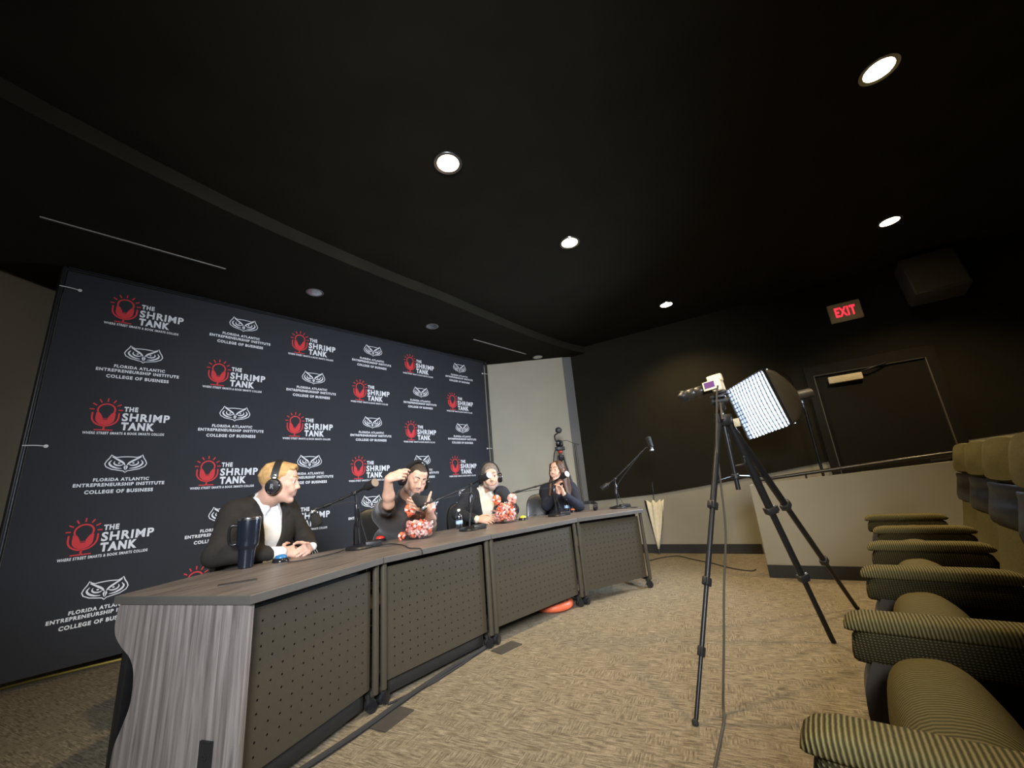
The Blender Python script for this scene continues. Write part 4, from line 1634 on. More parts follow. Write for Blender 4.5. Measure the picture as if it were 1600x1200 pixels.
# video camera on the far tripod behind the woman
t = thing('camera_tripod', 'dark tripod standing by the grey back wall behind the woman', 'tripod', (0.62, 5.85, 0))
hub = Vector((0, 0, 1.44))
for k, a in enumerate((R(200), R(320), R(80))):
    fv = Vector((0.42 * math.cos(a), 0.42 * math.sin(a), 0))
    tripod_leg(t, hub + fv * 0.1, fv, [0.4, 0.7], [0.014, 0.012, 0.010])
bm = new()
lathe(bm, [(0.03, -0.05), (0.045, -0.03), (0.045, 0.02), (0.02, 0.03), (0.016, 0.09)], hub, (0, 0, 1), 20)
obj('hub', bm, 'black', t)
bm = new()
lathe(bm, [(0.022, 0.0), (0.03, 0.01), (0.03, 0.03), (0.022, 0.04)], hub + Vector((0, 0, 0.055)), (0, 0, 1), 20)
rr_ = obj('red_ring', bm, mat('red_anodised_ring', (0.45, 0.04, 0.03), 0.35), t)
bm = new()
box(bm, hub + Vector((0, 0, 0.12)), (0.10, 0.09, 0.06), None, 0.012)
cyl(bm, hub + Vector((-0.07, 0, 0.12)), hub + Vector((0.07, 0, 0.12)), 0.028, n=18)
obj('fluid_head', bm, 'black', t)
bm = new()
tube(bm, [hub + Vector((-0.06, -0.02, 0.12)), hub + Vector((-0.10, -0.05, 0.03)), hub + Vector((-0.14, -0.09, -0.20))], 0.008, 8)
obj('pan_handle', bm, 'black', t)
t = thing('video_camera', 'small dark video camera with a round lens atop the far tripod', 'video camera', (0.62, 5.85, 1.590), R(-10))
bm = new()
box(bm, (0, 0.02, 0.045), (0.10, 0.16, 0.085), None, 0.018, 3)
obj('body', bm, 'black', t)
bm = new()
lathe(bm, [(0.034, 0.0), (0.038, 0.05), (0.036, 0.055), (0.030, 0.05)], (0.0, -0.058, 0.05), (0, -1, 0), 24)
obj('lens', bm, 'blackgloss', t)
bm = new()
tube(bm, [(-0.045, 0.06, 0.08), (-0.06, 0.03, 0.13), (-0.05, 0.0, 0.175), (-0.01, -0.02, 0.19)], 0.010, 8)
obj('handle', bm, 'black', t)
bm = new()
lathe(bm, [(0.030, 0), (0.044, 0.012), (0.048, 0.05), (0.044, 0.085), (0.03, 0.095)], (0.012, 0.02, 0.235), (0, -1, 0), 22)
obj('monitor_light', bm, 'black', t)
cable('video_cable', 'thin dark cable running from the far video camera to the wall', [(0.66, 5.88, 1.665), (0.76, 6.05, 1.69), (0.90, 6.3, 1.66), (1.0, 6.50, 1.66)], 0.004)
bm = new()
tube(bm, [(0, 0, 0.003), (-0.012, 0.010, 0.7), (-0.024, 0.02, 1.62)], 0.014, 10, 2)
o = obj('light_pole', bm, 'brownplastic')
o.location = (0.90, 6.02, 0)
tag(o, 'plain dark brown pole standing right of the far tripod', 'pole')

# ================================================================== softbox
nx = Vector((-0.973, -0.166, -0.158)).normalized()
ax = Vector((-0.149, 0.982, -0.117))
ax = (ax - nx * ax.dot(nx)).normalized()
az = ax.cross(nx)
if az.z < 0:
    az = -az
SBC = Vector((2.752, 4.458, 1.732))
HS = 0.32
t = thing('softbox_light', 'glowing square softbox with a fabric grid on a stand behind the ramp wall', 'studio light', (3.02, 4.50, 0.05))
O_ = Vector((3.02, 4.50, 0.05))


def sb(a, b, c):
    return SBC + ax * a + az * b + nx * c - O_


MT['diffuser'] = mat('lit_diffuser_cloth', (0.9, 0.92, 1.0), 0.8, emit=(0.66, 0.80, 1.0), estr=SOFT_L)
MT['gridcloth'] = mat('black_grid_cloth', (0.012, 0.013, 0.016), 0.95, spec=0.1)
bm = new()
N_ = 10
g = [[None] * (N_ + 1) for _ in range(N_ + 1)]
for i in range(N_ + 1):
    for j in range(N_ + 1):
        a, b = -1 + 2 * i / N_, -1 + 2 * j / N_
        g[i][j] = bm.verts.new(sb(a * HS * .985, b * HS * .985, -0.05 + 0.03 * (1 - a * a) * (1 - b * b)))
for i in range(N_):
    for j in range(N_):
        bm.faces.new((g[i][j], g[i + 1][j], g[i + 1][j + 1], g[i][j + 1]))
obj('diffuser', bm, 'diffuser', t)
bm = new()
NG = 13
for k in range(NG + 1):
    q = -1 + 2 * k / NG
    for j in range(NG):
        p0, p1 = -1 + 2 * j / NG, -1 + 2 * (j + 1) / NG

        def cv(a, b, c):
            return bm.verts.new(sb(a * HS, b * HS, c + 0.03 * (1 - a * a) * (1 - b * b)))
        bm.faces.new((cv(q, p0, -.012), cv(q, p1, -.012), cv(q, p1, .014), cv(q, p0, .014)))
        bm.faces.new((cv(p0, q, -.012), cv(p1, q, -.012), cv(p1, q, .014), cv(p0, q, .014)))
gr = obj('fabric_grid', bm, 'gridcloth', t, smooth=False)
gm = gr.modifiers.new('cloth', 'SOLIDIFY')
gm.thickness = 0.007
gm.offset = 0
bm = new()
prev = None
for c, s, pw in ((0.03, 1.01, 30.0), (-0.06, 1.01, 20.0), (-0.16, 0.97, 7.0), (-0.28, 0.83, 3.4), (-0.40, 0.58, 2.4), (-0.48, 0.22, 2.0)):
    rg = []
    for i in range(48):
        a = 2 * PI * i / 48 + PI / 48
        ca, sa = math.cos(a), math.sin(a)
        rg.append(bm.verts.new(sb(math.copysign(abs(ca) ** (2 / pw), ca) * HS * s, math.copysign(abs(sa) ** (2 / pw), sa) * HS * s, c)))
    if prev:
        bridge(bm, prev, rg)
    prev = rg
hb = obj('hood', bm, mat('black_hood_cloth', (0.03, 0.025, 0.018), 0.55, noise=0.15, nscale=12), t)
hb.modifiers.new('cloth', 'SOLIDIFY').thickness = 0.003
bm = new()
for a, b in ((1, 1), (1, -1), (-1, 1), (-1, -1)):
    tube(bm, [sb(a * HS * 1.02, b * HS * 1.02, 0.02), sb(a * HS * .90, b * HS * .90, -0.20), sb(a * HS * .52, b * HS * .52, -0.42), sb(a * .05, b * .05, -0.50)], 0.004, 6)
obj('rod', bm, 'blackmetal', t)
bm = new()
cyl(bm, sb(0, 0, -0.47), sb(0, 0, -0.74), 0.058, n=24)
obj('lamp_head', bm, 'steel', t)
bm = new()
lathe(bm, [(0.058, 0), (0.060, 0.01), (0.060, 0.03), (0.058, 0.04)], sb(0, 0, -0.52), -nx, 24)
obj('mount_ring', bm, 'steel', t)
ph = sb(0, 0, -0.62)
bm = new()
cyl(bm, Vector((ph.x, ph.y, 0.25)), ph, 0.014, n=14)
obj('stand_pole', bm, 'blackmetal', t)
for a in (R(20), R(140), R(260)):
    bm = new()
    e_ = Vector((ph.x + 0.33 * math.cos(a), ph.y + 0.33 * math.sin(a), 0.04))
    tube(bm, [Vector((ph.x, ph.y, 0.62)), e_], 0.009, 8, 1)
    obj('leg', bm, 'blackmetal', t)

# ================================================================== theatre seats
ARM = [(-0.02, 0.31), (0.355, 0.721), (0.736, 1.128), (1.13, 1.537), (1.499, 1.94), (1.854, 2.326), (2.257, 2.763)]
SF = (-0.80, 0.60)
SROT = math.atan2(SF[0], -SF[1])


def arm_parts(parent, x):
    bm = new()

    def loft(bm, zc, hb_, hw, y0, y1, top):
        prev = None
        n = 28
        for y, s, dz in ((0, .15, -.6), (0.006, .55, -.35), (0.02, .82, -.12), (0.05, 1, 0), (0.20, 1, 0), (0.31, 1, 0), (0.35, .92, -.05), (0.375, .62, -.2), (0.384, .2, -.3)):
            yy = y0 + y * (y1 - y0) / 0.384
            rg = []
            for i in range(n):
                a = 2 * PI * i / n
                ca, sa = math.cos(a), math.sin(a)
                rg.append(bm.verts.new((x + math.copysign(abs(ca) ** .62, ca) * hw * (0.55 + .45 * s), yy, zc + dz * hb_ + math.copysign(abs(sa) ** .62, sa) * hb_ * s)))
            if prev:
                bridge(bm, prev, rg)
            else:
                bm.faces.new(list(reversed(rg)))
            prev = rg
        bm.faces.new(prev)
    loft(bm, 0.634, 0.044, 0.0355, 0.004, 0.378, False)
    ar = obj('armrest', bm, 'oliveweave', parent)
    bm = new()
    loft(bm, 0.680, 0.021, 0.0385, 0.0, 0.384, True)
    obj('arm_pad', bm, 'olive', ar)
    bm = new()
    prism(bm, catmull2([(0.040, 0.610), (0.012, 0.55), (0.004, 0.47), (0.022, 0.38), (0.070, 0.310), (0.110, 0.37), (0.125, 0.48), (0.14, 0.61)], 4, True), lambda u, v, k: Vector((x - 0.030 + 0.060 * k, u, v)))
    obj('arm_bracket', bm, 'brownplastic', parent)
    bm = new()
    prism(bm, [(0.105, 0.61), (0.112, 0.38), (0.15, 0.30), (0.16, 0.0), (0.34, 0.0), (0.37, 0.30), (0.40, 0.61)], lambda u, v, k: Vector((x - 0.024 + 0.048 * k, u, v)))
    obj('side_support', bm, 'seatblack', parent)


seat_lab = ['olive upholstered theatre seat nearest the camera at the bottom right edge',
            'second olive theatre seat of the row, with the large ribbed armrest',
            'third olive theatre seat of the row counted from the camera',
            'fourth olive theatre seat of the row counted from the camera',
            'fifth olive theatre seat of the row, next but one to the far end',
            'far end olive theatre seat of the row, with a grey cap wedged by its armrest']
for i in range(6):
    a, b = Vector((*ARM[i], 0)), Vector((*ARM[i + 1], 0))
    mid = (a + b) / 2
    half = (b - a).length / 2
    if i == 5:
        seat_lab[i] = 'far end olive theatre seat of the row, farthest from the camera'
    t = thing('theatre_seat', seat_lab[i], 'theatre seat', mid, SROT, 'row of olive theatre seats')
    sk = (b - mid).normalized()
    # local x of the two arms
    xl = Vector((math.cos(SROT), math.sin(SROT), 0))
    yl = Vector((-math.sin(SROT), math.cos(SROT), 0))
    arm_parts(t, (a - mid).dot(xl))
    if i == 5:
        arm_parts(t, (b - mid).dot(xl))
    bm = new()
    rot = Matrix.Rotation(R(8), 3, 'X')
    slab(bm, 0.205, 0.47, 0.43, 2.7, fn=lambda p: rot @ Vector((p.y, p.x, p.z)) + Vector((0, 0.215, 0.425)), n=44, crown=0.03, rim=0.5)
    obj('seat_cushion', bm, 'olivecush', t)
    rk = Matrix.Rotation(R(-13), 3, 'X')

    def bk(p):
        return rk @ p + Vector((0, 0.475, 0.70))
    bm = new()
    slab(bm, 0.50, 0.76, 0.10, 6.0, bend=0.35, fn=bk, n=48, crown=0.12)
    obj('backrest', bm, 'oliveplain', t)
    bm = new()
    slab(bm, 0.48, 0.165, 0.135, 3.2, bend=0.25, fn=lambda p: bk(p + Vector((0, -0.012, 0.308))), n=44, crown=0.10)
    obj('headrest', bm, 'oliveplain', t)
    bm = new()
    slab(bm, 0.455, 0.150, 0.02, 12.0, bend=0.35, fn=lambda p: bk(p + Vector((0, -0.062 + 0.004 * math.sin(p.z * 60), 0.150))), n=56)
    obj('back_cover', bm, 'seatblack', t)
    bm = new()
    slab(bm, 0.52, 0.74, 0.03, 8.0, bend=0.35, fn=lambda p: bk(p + Vector((0, 0.062, -0.03))), n=44)
    obj('back_shell', bm, 'brownplastic', t)


# ================================================================== office chairs behind the desk
def office_chair(x, y, face, lab, hb=0.96, wd=0.50):
    t = thing('office_chair', lab, 'office chair', (x, y, 0), math.atan2(face[0], -face[1]), 'black leather office chairs behind the desk')
    bm = new()
    slab(bm, 0.50, 0.48, 0.10, 4.0, fn=lambda p: Vector((p.x, p.z, p.y + 0.43)), n=36, crown=0.2)
    obj('seat', bm, 'leather', t)
    rk = Matrix.Rotation(R(-10), 3, 'X')
    hh = hb - 0.40
    bm = new()
    slab(bm, wd, hh, 0.085, 3.6, bend=-0.7, fn=lambda p: rk @ p + Vector((0, 0.255, 0.40 + hh / 2)), n=44, crown=0.25)
    obj('backrest', bm, 'leather', t)
    for s in (-1, 1):
        bm = new()
        tube(bm, [(s * 0.25, 0.16, 0.44), (s * 0.29, 0.17, 0.56), (s * 0.29, 0.10, 0.635), (s * 0.29, -0.08, 0.64), (s * 0.285, -0.13, 0.60)], 0.016, 10)
        obj('armrest', bm, 'blackgloss', t)
    bm = new()
    cyl(bm, (0, 0, 0.10), (0, 0, 0.40), 0.026, n=16)
    obj('gas_column', bm, 'blackmetal', t)
    bm = new()
    for k in range(5):
        a = 2 * PI * k / 5 + 0.3
        tube(bm, [(0, 0, 0.115), (0.29 * math.cos(a), 0.29 * math.sin(a), 0.075)], 0.018, 8, 1)
    st = obj('star_base', bm, 'black', t)
    for k in range(5):
        a = 2 * PI * k / 5 + 0.3
        bm = new()
        p = Vector((0.29 * math.cos(a), 0.29 * math.sin(a), 0.028))
        q = Vector((-math.sin(a), math.cos(a), 0))
        cyl(bm, p - q * 0.02, p + q * 0.02, 0.028, n=14)
        obj('caster', bm, 'blackgloss', st)


office_chair(-1.76, 2.90, (0.92, -0.38), 'black leather office chair at the near end, behind the blond man', 0.95)
office_chair(-1.30, 3.93, (0.55, -0.83), 'black leather office chair behind the taupe polo man', 0.98)
office_chair(-0.55, 4.62, (0.42, -0.9), 'black leather office chair behind the grey-bearded man', 0.95)
office_chair(0.32, 5.26, (0.0, -0.3), 'black leather office chair behind the woman in navy', 0.96, 0.54)

# ================================================================== people
# every body is one distance field, meshed as one continuous surface


class Field:
    def __init__(self, lo, hi, h):
        self.h = h
        self.lo = np.array(lo, float)
        n = np.ceil((np.array(hi, float) - self.lo) / h).astype(int) + 1
        self.n = n
        self.v = np.full(tuple(n), 1.0, np.float32)

    def region(self, lo, hi):
        a = np.clip(np.floor((np.array(lo) - self.lo) / self.h).astype(int), 0, self.n - 1)
        b = np.clip(np.ceil((np.array(hi) - self.lo) / self.h).astype(int) + 1, 1, self.n)
        ax = [(self.lo[i] + self.h * np.arange(a[i], b[i])).astype(np.float32) for i in range(3)]
        sl = tuple(slice(a[i], b[i]) for i in range(3))
        P = np.stack(np.meshgrid(*ax, indexing='ij'), -1)
        return sl, P

    def put(self, fn, lo, hi, k=0.01, op='u'):
        m = k + 2 * self.h
        sl, P = self.region(np.array(lo) - m, np.array(hi) + m)
        if P.size == 0:
            return
        d = fn(P).astype(np.float32)
        a = self.v[sl]
        if op == 'u':
            if k > 0:
                q = np.maximum(k - np.abs(a - d), 0) / k
                self.v[sl] = np.minimum(a, d) - q * q * k * 0.25
            else:
                self.v[sl] = np.minimum(a, d)
        else:                       # subtract
            d = -d
            if k > 0:
                q = np.maximum(k - np.abs(a - d), 0) / k
                self.v[sl] = np.maximum(a, d) + q * q * k * 0.25
            else:
                self.v[sl] = np.maximum(a, d)

    def cap(self, a, b, r0, r1=None, k=0.01, op='u'):
        a, b = np.array(a, float), np.array(b, float)
        r1 = r0 if r1 is None else r1
        ba = b - a
        L2 = max(float(ba @ ba), 1e-12)

        def fn(P):
            w_ = P - a
            t = np.clip((w_ @ ba) / L2, 0, 1)
            q = w_ - t[..., None] * ba
            return np.sqrt((q * q).sum(-1)) - (r0 + (r1 - r0) * t)
        r = max(r0, r1)
        self.put(fn, np.minimum(a, b) - r, np.maximum(a, b) + r, k, op)

    def ell(self, c, r, M=None, k=0.01, op='u'):
        """ellipsoid; M: 3x3 whose columns are its axes"""
        c, r = np.array(c, float), np.array(r, float)
        Mi = np.eye(3) if M is None else np.array(M)

        def fn(P):
            q = (P - c) @ Mi
            k0 = np.sqrt(((q / r) ** 2).sum(-1)) + 1e-9
            k1 = np.sqrt(((q / (r * r)) ** 2).sum(-1)) + 1e-9
            return k0 * (k0 - 1) / k1
        ext = np.sqrt(((Mi * r) ** 2).sum(1))
        self.put(fn, c - ext, c + ext, k, op)

    def mesh(self):
        v = self.v
        s = v < 0
        n = np.array(v.shape) - 1
        cor = [(i, j, k) for i in (0, 1) for j in (0, 1) for k in (0, 1)]
        cnt = np.zeros(tuple(n), np.int8)
        for c in cor:
            cnt += s[c[0]:c[0] + n[0], c[1]:c[1] + n[1], c[2]:c[2] + n[2]]
        act = (cnt > 0) & (cnt < 8)
        ijk = np.argwhere(act)
        idx = np.full(tuple(n), -1, np.int64)
        idx[act] = np.arange(len(ijk))
        acc = np.zeros((len(ijk), 3))
        num = np.zeros(len(ijk))
        vc = {c: v[ijk[:, 0] + c[0], ijk[:, 1] + c[1], ijk[:, 2] + c[2]].astype(float) for c in cor}
        for a in cor:
            for ax in range(3):
                if a[ax]:
                    continue
                b = list(a)
                b[ax] = 1
                va, vb = vc[a], vc[tuple(b)]
                m = (va < 0) != (vb < 0)
                t = np.where(m, va / np.where(m, va - vb, 1), 0)
                p = np.array(a, float)[None] + t[:, None] * (np.array(b) - np.array(a))[None]
                acc[m] += p[m]
                num[m] += 1
        V = self.lo + self.h * (ijk + acc / num[:, None])
        F = []
        for ax in range(3):
            e1, e2 = (ax + 1) % 3, (ax + 2) % 3
            sh = [slice(None)] * 3
            sh2 = [slice(None)] * 3
            sh[ax] = slice(0, -1)
            sh2[ax] = slice(1, None)
            ch = s[tuple(sh)] != s[tuple(sh2)]
            g = np.argwhere(ch)
            ok = (g[:, e1] > 0) & (g[:, e2] > 0) & (g[:, e1] < n[e1]) & (g[:, e2] < n[e2])
            g = g[ok]
            ins = s[g[:, 0], g[:, 1], g[:, 2]]
            q = []
            for d1, d2 in ((-1, -1), (0, -1), (0, 0), (-1, 0)):
                c = g.copy()
                c[:, e1] += d1
                c[:, e2] += d2
                q.append(idx[c[:, 0], c[:, 1], c[:, 2]])
            q = np.stack(q, 1)
            q[~ins] = q[~ins][:, ::-1]
            F.append(q)
        F = np.concatenate(F)
        F = F[(F >= 0).all(1)]
        return V, F

    def obj(self, name, m, parent, relax=1):
        V, F = self.mesh()
        for _ in range(relax):          # one light smoothing pass takes the grid out of the surface
            acc = np.zeros_like(V)
            cn = np.zeros(len(V))
            for a in range(4):
                np.add.at(acc, F[:, a], V[F[:, (a + 1) % 4]])
                np.add.at(acc, F[:, (a + 1) % 4], V[F[:, a]])
                np.add.at(cn, F[:, a], 1)
                np.add.at(cn, F[:, (a + 1) % 4], 1)
            V = V * 0.5 + 0.5 * acc / np.maximum(cn, 1)[:, None]
        me = bpy.data.meshes.new(name)
        me.from_pydata(V.tolist(), [], F.tolist())
        me.materials.append(MT[m])
        me.shade_smooth()
        o = bpy.data.objects.new(name, me)
        COL.objects.link(o)
        o.parent = parent
        return o


def unit(v):
    v = np.array(v, float)
    return v / np.linalg.norm(v)


def hand_prims(f, wrist, fwd, th, curl, thumb=None, sc=1.0, spread=0.0, k=0.006):
    """wrist point, finger direction, direction of the thumb side; palm side = fwd x th; curl: bend of each finger (radians per joint)"""
    fwd = unit(fwd)
    th = np.array(th, float)
    th = unit(th - fwd * (th @ fwd))
    flip = hand_prims.flip
    pal = np.cross(fwd, th) * flip
    wrist = np.array(wrist, float)
    K = []
    for i in range(4):
        kn = wrist + (fwd * (0.088 - 0.004 * abs(i - 1)) + th * (0.030 - 0.0195 * i)) * sc
        K.append(kn)
        f.cap(wrist + (fwd * 0.012 + th * (0.014 - 0.010 * i)) * sc, kn, 0.0145 * sc, 0.0118 * sc, k=0.014)
    f.cap(wrist + (fwd * .03 + th * .02) * sc, wrist + (fwd * .07 - th * .018) * sc, 0.012 * sc, k=0.014)
    L3 = [(.043, .026, .021), (.047, .030, .022), (.043, .027, .021), (.034, .021, .018)]
    RR = [.0098, .0100, .0095, .0085]
    for i in range(4):
        p = K[i]
        ang = 0.0
        cs = curl[i] if hasattr(curl[i], '__len__') else (curl[i],) * 3
        sp_ = (1.5 - i) * spread
        base = unit(fwd + th * sp_)
        for j in range(3):
            ang += cs[j]
            d = base * math.cos(ang) + pal * math.sin(ang)
            q = p + d * L3[i][j] * sc
            f.cap(p, q, RR[i] * sc * (1 - .09 * j), RR[i] * sc * (1 - .09 * (j + 1)), k=k * 0.6)
            p = q
    b0 = wrist + (fwd * .022 + th * .026 + pal * .004) * sc
    if thumb is None:
        dirs = [unit(fwd * .55 + th * .75 + pal * .35), unit(fwd * .85 + th * .45 + pal * .35), unit(fwd * .95 + th * .15 + pal * .35)]
    else:
        dirs = [unit(fwd * a + th * b + pal * c) for a, b, c in thumb]
    f.cap(wrist + (fwd * .01 + th * .01) * sc, b0, .015 * sc, .013 * sc, k=0.012)
    p = b0
    for d, l, r0, r1 in zip(dirs, (.040, .033, .027), (.0135, .0112, .0105), (.0112, .0105, .0085)):
        q = p + d * l * sc
        f.cap(p, q, r0 * sc, r1 * sc, k=k)
        p = q


hand_prims.flip = 1


def person(lab, loc, face, head, head_face, head_pitch, head_roll, skin, lean, sh_w, elbows, wrists, hands, cfg):
    """loc: seat point on the floor; everything else in world space and converted to the figure's own frame"""
    rz = math.atan2(face[0], -face[1])
    t = thing('person', lab, 'person', (loc[0], loc[1], 0), rz)
    c_, s_ = math.cos(-rz), math.sin(-rz)

    def lc(p):
        x, y = p[0] - loc[0], p[1] - loc[1]
        return np.array((c_ * x - s_ * y, s_ * x + c_ * y, p[2]))

    def ld(p):
        return np.array((c_ * p[0] - s_ * p[1], s_ * p[0] + c_ * p[1], p[2]))
    H = lc(head)
    yaw = math.atan2(head_face[0], -head_face[1]) - rz
    HM = Matrix.Rotation(yaw, 3, 'Z') @ Matrix.Rotation(head_pitch, 3, 'X') @ Matrix.Rotation(head_roll, 3, 'Y')
    HMn = np.array(HM)
    hs = cfg.get('hs', 1.06)

    def hp(x, y, z):
        return H + HMn @ (np.array((x, y, z)) * hs)
    hip = np.array((0, 0, 0.56))
    neck = hp(0, 0.03, -0.155)
    chest = np.array((lean[0], lean[1], 0.90))
    base = np.array((lean[0] * 1.25, lean[1] * 1.22, cfg.get('bz', 1.06))) if 'base' not in cfg else np.array(cfg['base'])
    ax_ = unit(base - hip)
    rt = np.array((math.cos(cfg.get('twist', 0)), math.sin(cfg.get('twist', 0)), cfg.get('tilt', 0.0)))
    rt = unit(rt)
    S = {1: base + rt * sh_w - ax_ * 0.045, -1: base - rt * sh_w - ax_ * 0.045}
    E_ = {-1: lc(elbows[0]), 1: lc(elbows[1])}
    Wr = {-1: lc(wrists[0]), 1: lc(wrists[1])}
    female = cfg.get('female', False)
    fs = 0.90 if female else 1.0
    knees = {s: np.array((0.11 * s, -0.43, 0.535)) for s in (1, -1)}
    ank = {s: np.array((0.11 * s, -0.36 + 0.0, 0.09)) for s in (1, -1)}

    pts = [H, neck, hip, S[1], S[-1], E_[1], E_[-1], Wr[1], Wr[-1], knees[1], knees[-1], ank[1], ank[-1]]
    lo = np.min(pts, 0) - 0.22
    hi = np.max(pts, 0) + 0.22
    lo[2] = 0.0
    # ---------------------------------------------------------------- skin
    f = Field(lo, hi, 0.0048)
    ell = lambda c, r, k=.012, op='u': f.ell(hp(*c), np.array(r) * hs, HMn, k * hs, op)
    capp = lambda a, b, r0, r1=None, k=.01, op='u': f.cap(hp(*a), hp(*b), r0 * hs, (r1 if r1 is not None else r0) * hs, k * hs, op)
    jw = 0.92 if female else 1.0
    ell((0, .018, .032), (.074, .094, .086))
    ell((0, -.043, .050), (.056, .046, .048), .03)
    ell((0, -.032, -.032), (.059 * jw, .063, .078), .03)
    capp((-.044 * jw, -.014, -.068), (-.014, -.068, -.098), .022, .016, .02)
    capp((.044 * jw, -.014, -.068), (.014, -.068, -.098), .022, .016, .02)
    ell((0, -.075, -.099), (.022 * jw, .017, .016), .015)
    for s in (1, -1):
        ell((.044 * s, -.062, -.010), (.019, .016, .016), .025)                    # cheekbone
        capp((.012 * s, -.088, .030), (.046 * s, -.074, .030), .0085, .0075, .014)  # brow
        ell((.031 * s, -.101, .010), (.0165, .013, .0105), .010, 's')            # socket
        ell((.031 * s, -.0802, .0166), (.0150, .0132, .0072), .004)               # upper lid
        ell((.031 * s, -.0795, .0015), (.0140, .0120, .0055), .004)               # lower lid
        ell((.079 * s, .012, -.004), (.011, .020, .033), .006)                    # ear
        ell((.084 * s, .008, -.002), (.006, .010, .018), .004, 's')
        capp((.011 * s, -.101, -.027), (.011 * s, -.098, -.028), .0066, None, .008)  # nostril wing
        ell((.033 * s, -.080, -.040), (.022, .016, .022), .02)
    capp((0, -.090, .018), (0, -.109, -.021), .0075, .0108, .012)                  # nose
    capp((-.017, -.0890, -.0575), (.017, -.0890, -.0575), .0065, None, .014)
    capp((-.018, -.0880, -.0665), (.018, -.0880, -.0665), .0068, None, .014)
    capp((-.022, -.0975, -.0620), (.022, -.0975, -.0620), .0022, None, .003, 's')
    if cfg.get('closed'):
        for s in (1, -1):
            ell((.031 * s, -.0845, .010), (.0142, .0125, .0118), .005)
    # neck and trunk
    nr = .046 if female else .059
    f.cap(hp(0, .022, -.05), base + np.array((0, 0, .0)), nr * hs * .97, nr * 1.12, .02)
    f.cap(hp(0, .03, -.08), base + np.array((0, 0.0, .01)), nr * hs * .9, nr * 1.1, .03)
    for s in (1, -1):
        f.cap(base, S[s], .045, .046, .04)
        f.cap(S[s], E_[s], .042 * fs, .036 * fs, .03)
        f.cap(E_[s], E_[s] + (Wr[s] - E_[s]) * .35, .0375 * fs, .0395 * fs, .02)
        f.cap(E_[s] + (Wr[s] - E_[s]) * .35, Wr[s], .0395 * fs, .0262 * fs, .02)
        f.cap(hip + np.array((.09 * s, 0, -.02)), knees[s], .075, .058, .04)
        f.cap(knees[s], ank[s], .055, .036, .03)
        f.cap(ank[s] + np.array((0, .03, -.05)), ank[s] + np.array((0, -.13, -.062)), .030, .024, .02)
        hd = hands[0 if s < 0 else 1]
        hand_prims.flip = hd.get('flip', 1)
        hand_prims(f, Wr[s], ld(hd['fwd']), ld(hd['th']), hd['curl'], hd.get('thumb'), hd.get('sc', 1.0) * fs, hd.get('spread', 0.0))
    for a, b, r in ((base - ax_ * .10, hip, .085),):
        f.cap(a + rt * .06, b + np.array((.05, 0, 0)), r * fs, r * fs, .05)
        f.cap(a - rt * .06, b - np.array((.05, 0, 0)), r * fs, r * fs, .05)
    f.obj('body', skin, t)

    # ---------------------------------------------------------------- eyes, brows, lips
    for s in (1, -1):
        if not cfg.get('closed'):
            bm = new()
            ball(bm, hp(.031 * s, -.0800, .0098), .0118 * hs, 20, 14)
            lk = HM @ Vector(cfg.get('look', (0, -1, 0))).normalized()
            cc = Vector(hp(.031 * s, -.0800, .0098))
            for fc in bm.faces:
                if (fc.calc_center_median() - cc).normalized().dot(lk) > 0.76:
                    fc.material_index = 1
            obj('eye', bm, ['eyewhite', 'iris'], t, angle=3)
        bm = new()
        by = .040 if not cfg.get('closed') else .037
        tube(bm, [hp(.012 * s, -.0965, by - .002), hp(.028 * s, -.0925, by + .004), hp(.044 * s, -.080, by + .001), hp(.050 * s, -.070, by - .005)], lambda q: .0045 * hs * (1 - .55 * q), 8)
        obj('eyebrow', bm, cfg['brow'], t)
    bm = new()
    for dz, r in ((-.0578, .0034), (-.0668, .0040)):
        tube(bm, [hp(-.0245, -.0850, -.0625), hp(-.012, -.0935, dz + .0006), hp(0, -.0955, dz), hp(.012, -.0935, dz + .0006), hp(.0245, -.0850, -.0625)], lambda q, r=r: r * hs * (.35 + .65 * math.sin(PI * min(.95, max(.05, q)))), 8)
    obj('lips', bm, 'lips', t)

    # ---------------------------------------------------------------- clothes
    def torso(f, inf, k=.05, bot=0.50):
        w2 = cfg.get('bulk', 1.0)
        f.cap(chest - rt * .075 * fs, chest + rt * .075 * fs, (.118 + inf) * fs * w2, None, k)
        f.cap(base - ax_ * .095 - rt * .055, base - ax_ * .095 + rt * .055, (.098 + inf) * fs, None, .06)
        bl = hip * .55 + chest * .45
        f.cap(bl - rt * .07, bl + rt * .07, (.112 + inf) * fs * w2, None, .08)
        f.cap(np.array((-.075, .01, bot + .06)), np.array((.075, .01, bot + .06)), (.125 + inf) * fs, None, .08)
        for s in (1, -1):
            f.cap(base + ax_ * -.012, S[s] - rt * s * .02, .046 + inf, .050 + inf, .05)
            f.cap(base - ax_ * .07, S[s] - ax_ * .05, .075 + inf, .062 + inf, .05)

    def sleeve(f, s, upto, r0, r1, r2, k=.03):
        a, b, c = S[s], E_[s], Wr[s]
        f.cap(a, b, r0, r1, k)
        if upto > 0:
            f.cap(b, b + (c - b) * upto, r1, r2, k)
    kind = cfg['wear']

    nd = unit(hp(0, .025, -.06) - base)

    def collar(f, rad, r, drop=0.03, k=.008):
        pts_ = []
        for q in range(13):
            a = R(38 + 284 * q / 12)          # 0 is straight ahead
            c__ = base + nd * (.062 - drop * (0.5 + 0.5 * math.cos(a)) * 1.2)
            pts_.append(c__ + up * cfg.get('colup', 0) + fwd * rad * math.cos(a) + rt * rad * math.sin(a))
        for a_, b_ in zip(pts_[:-1], pts_[1:]):
            f.cap(a_, b_, r, r, k)
    fr = lambda p: p                      # front is -Y in the figure's frame
    up = ax_
    fwd = unit(np.cross(up, rt))          # candidate front
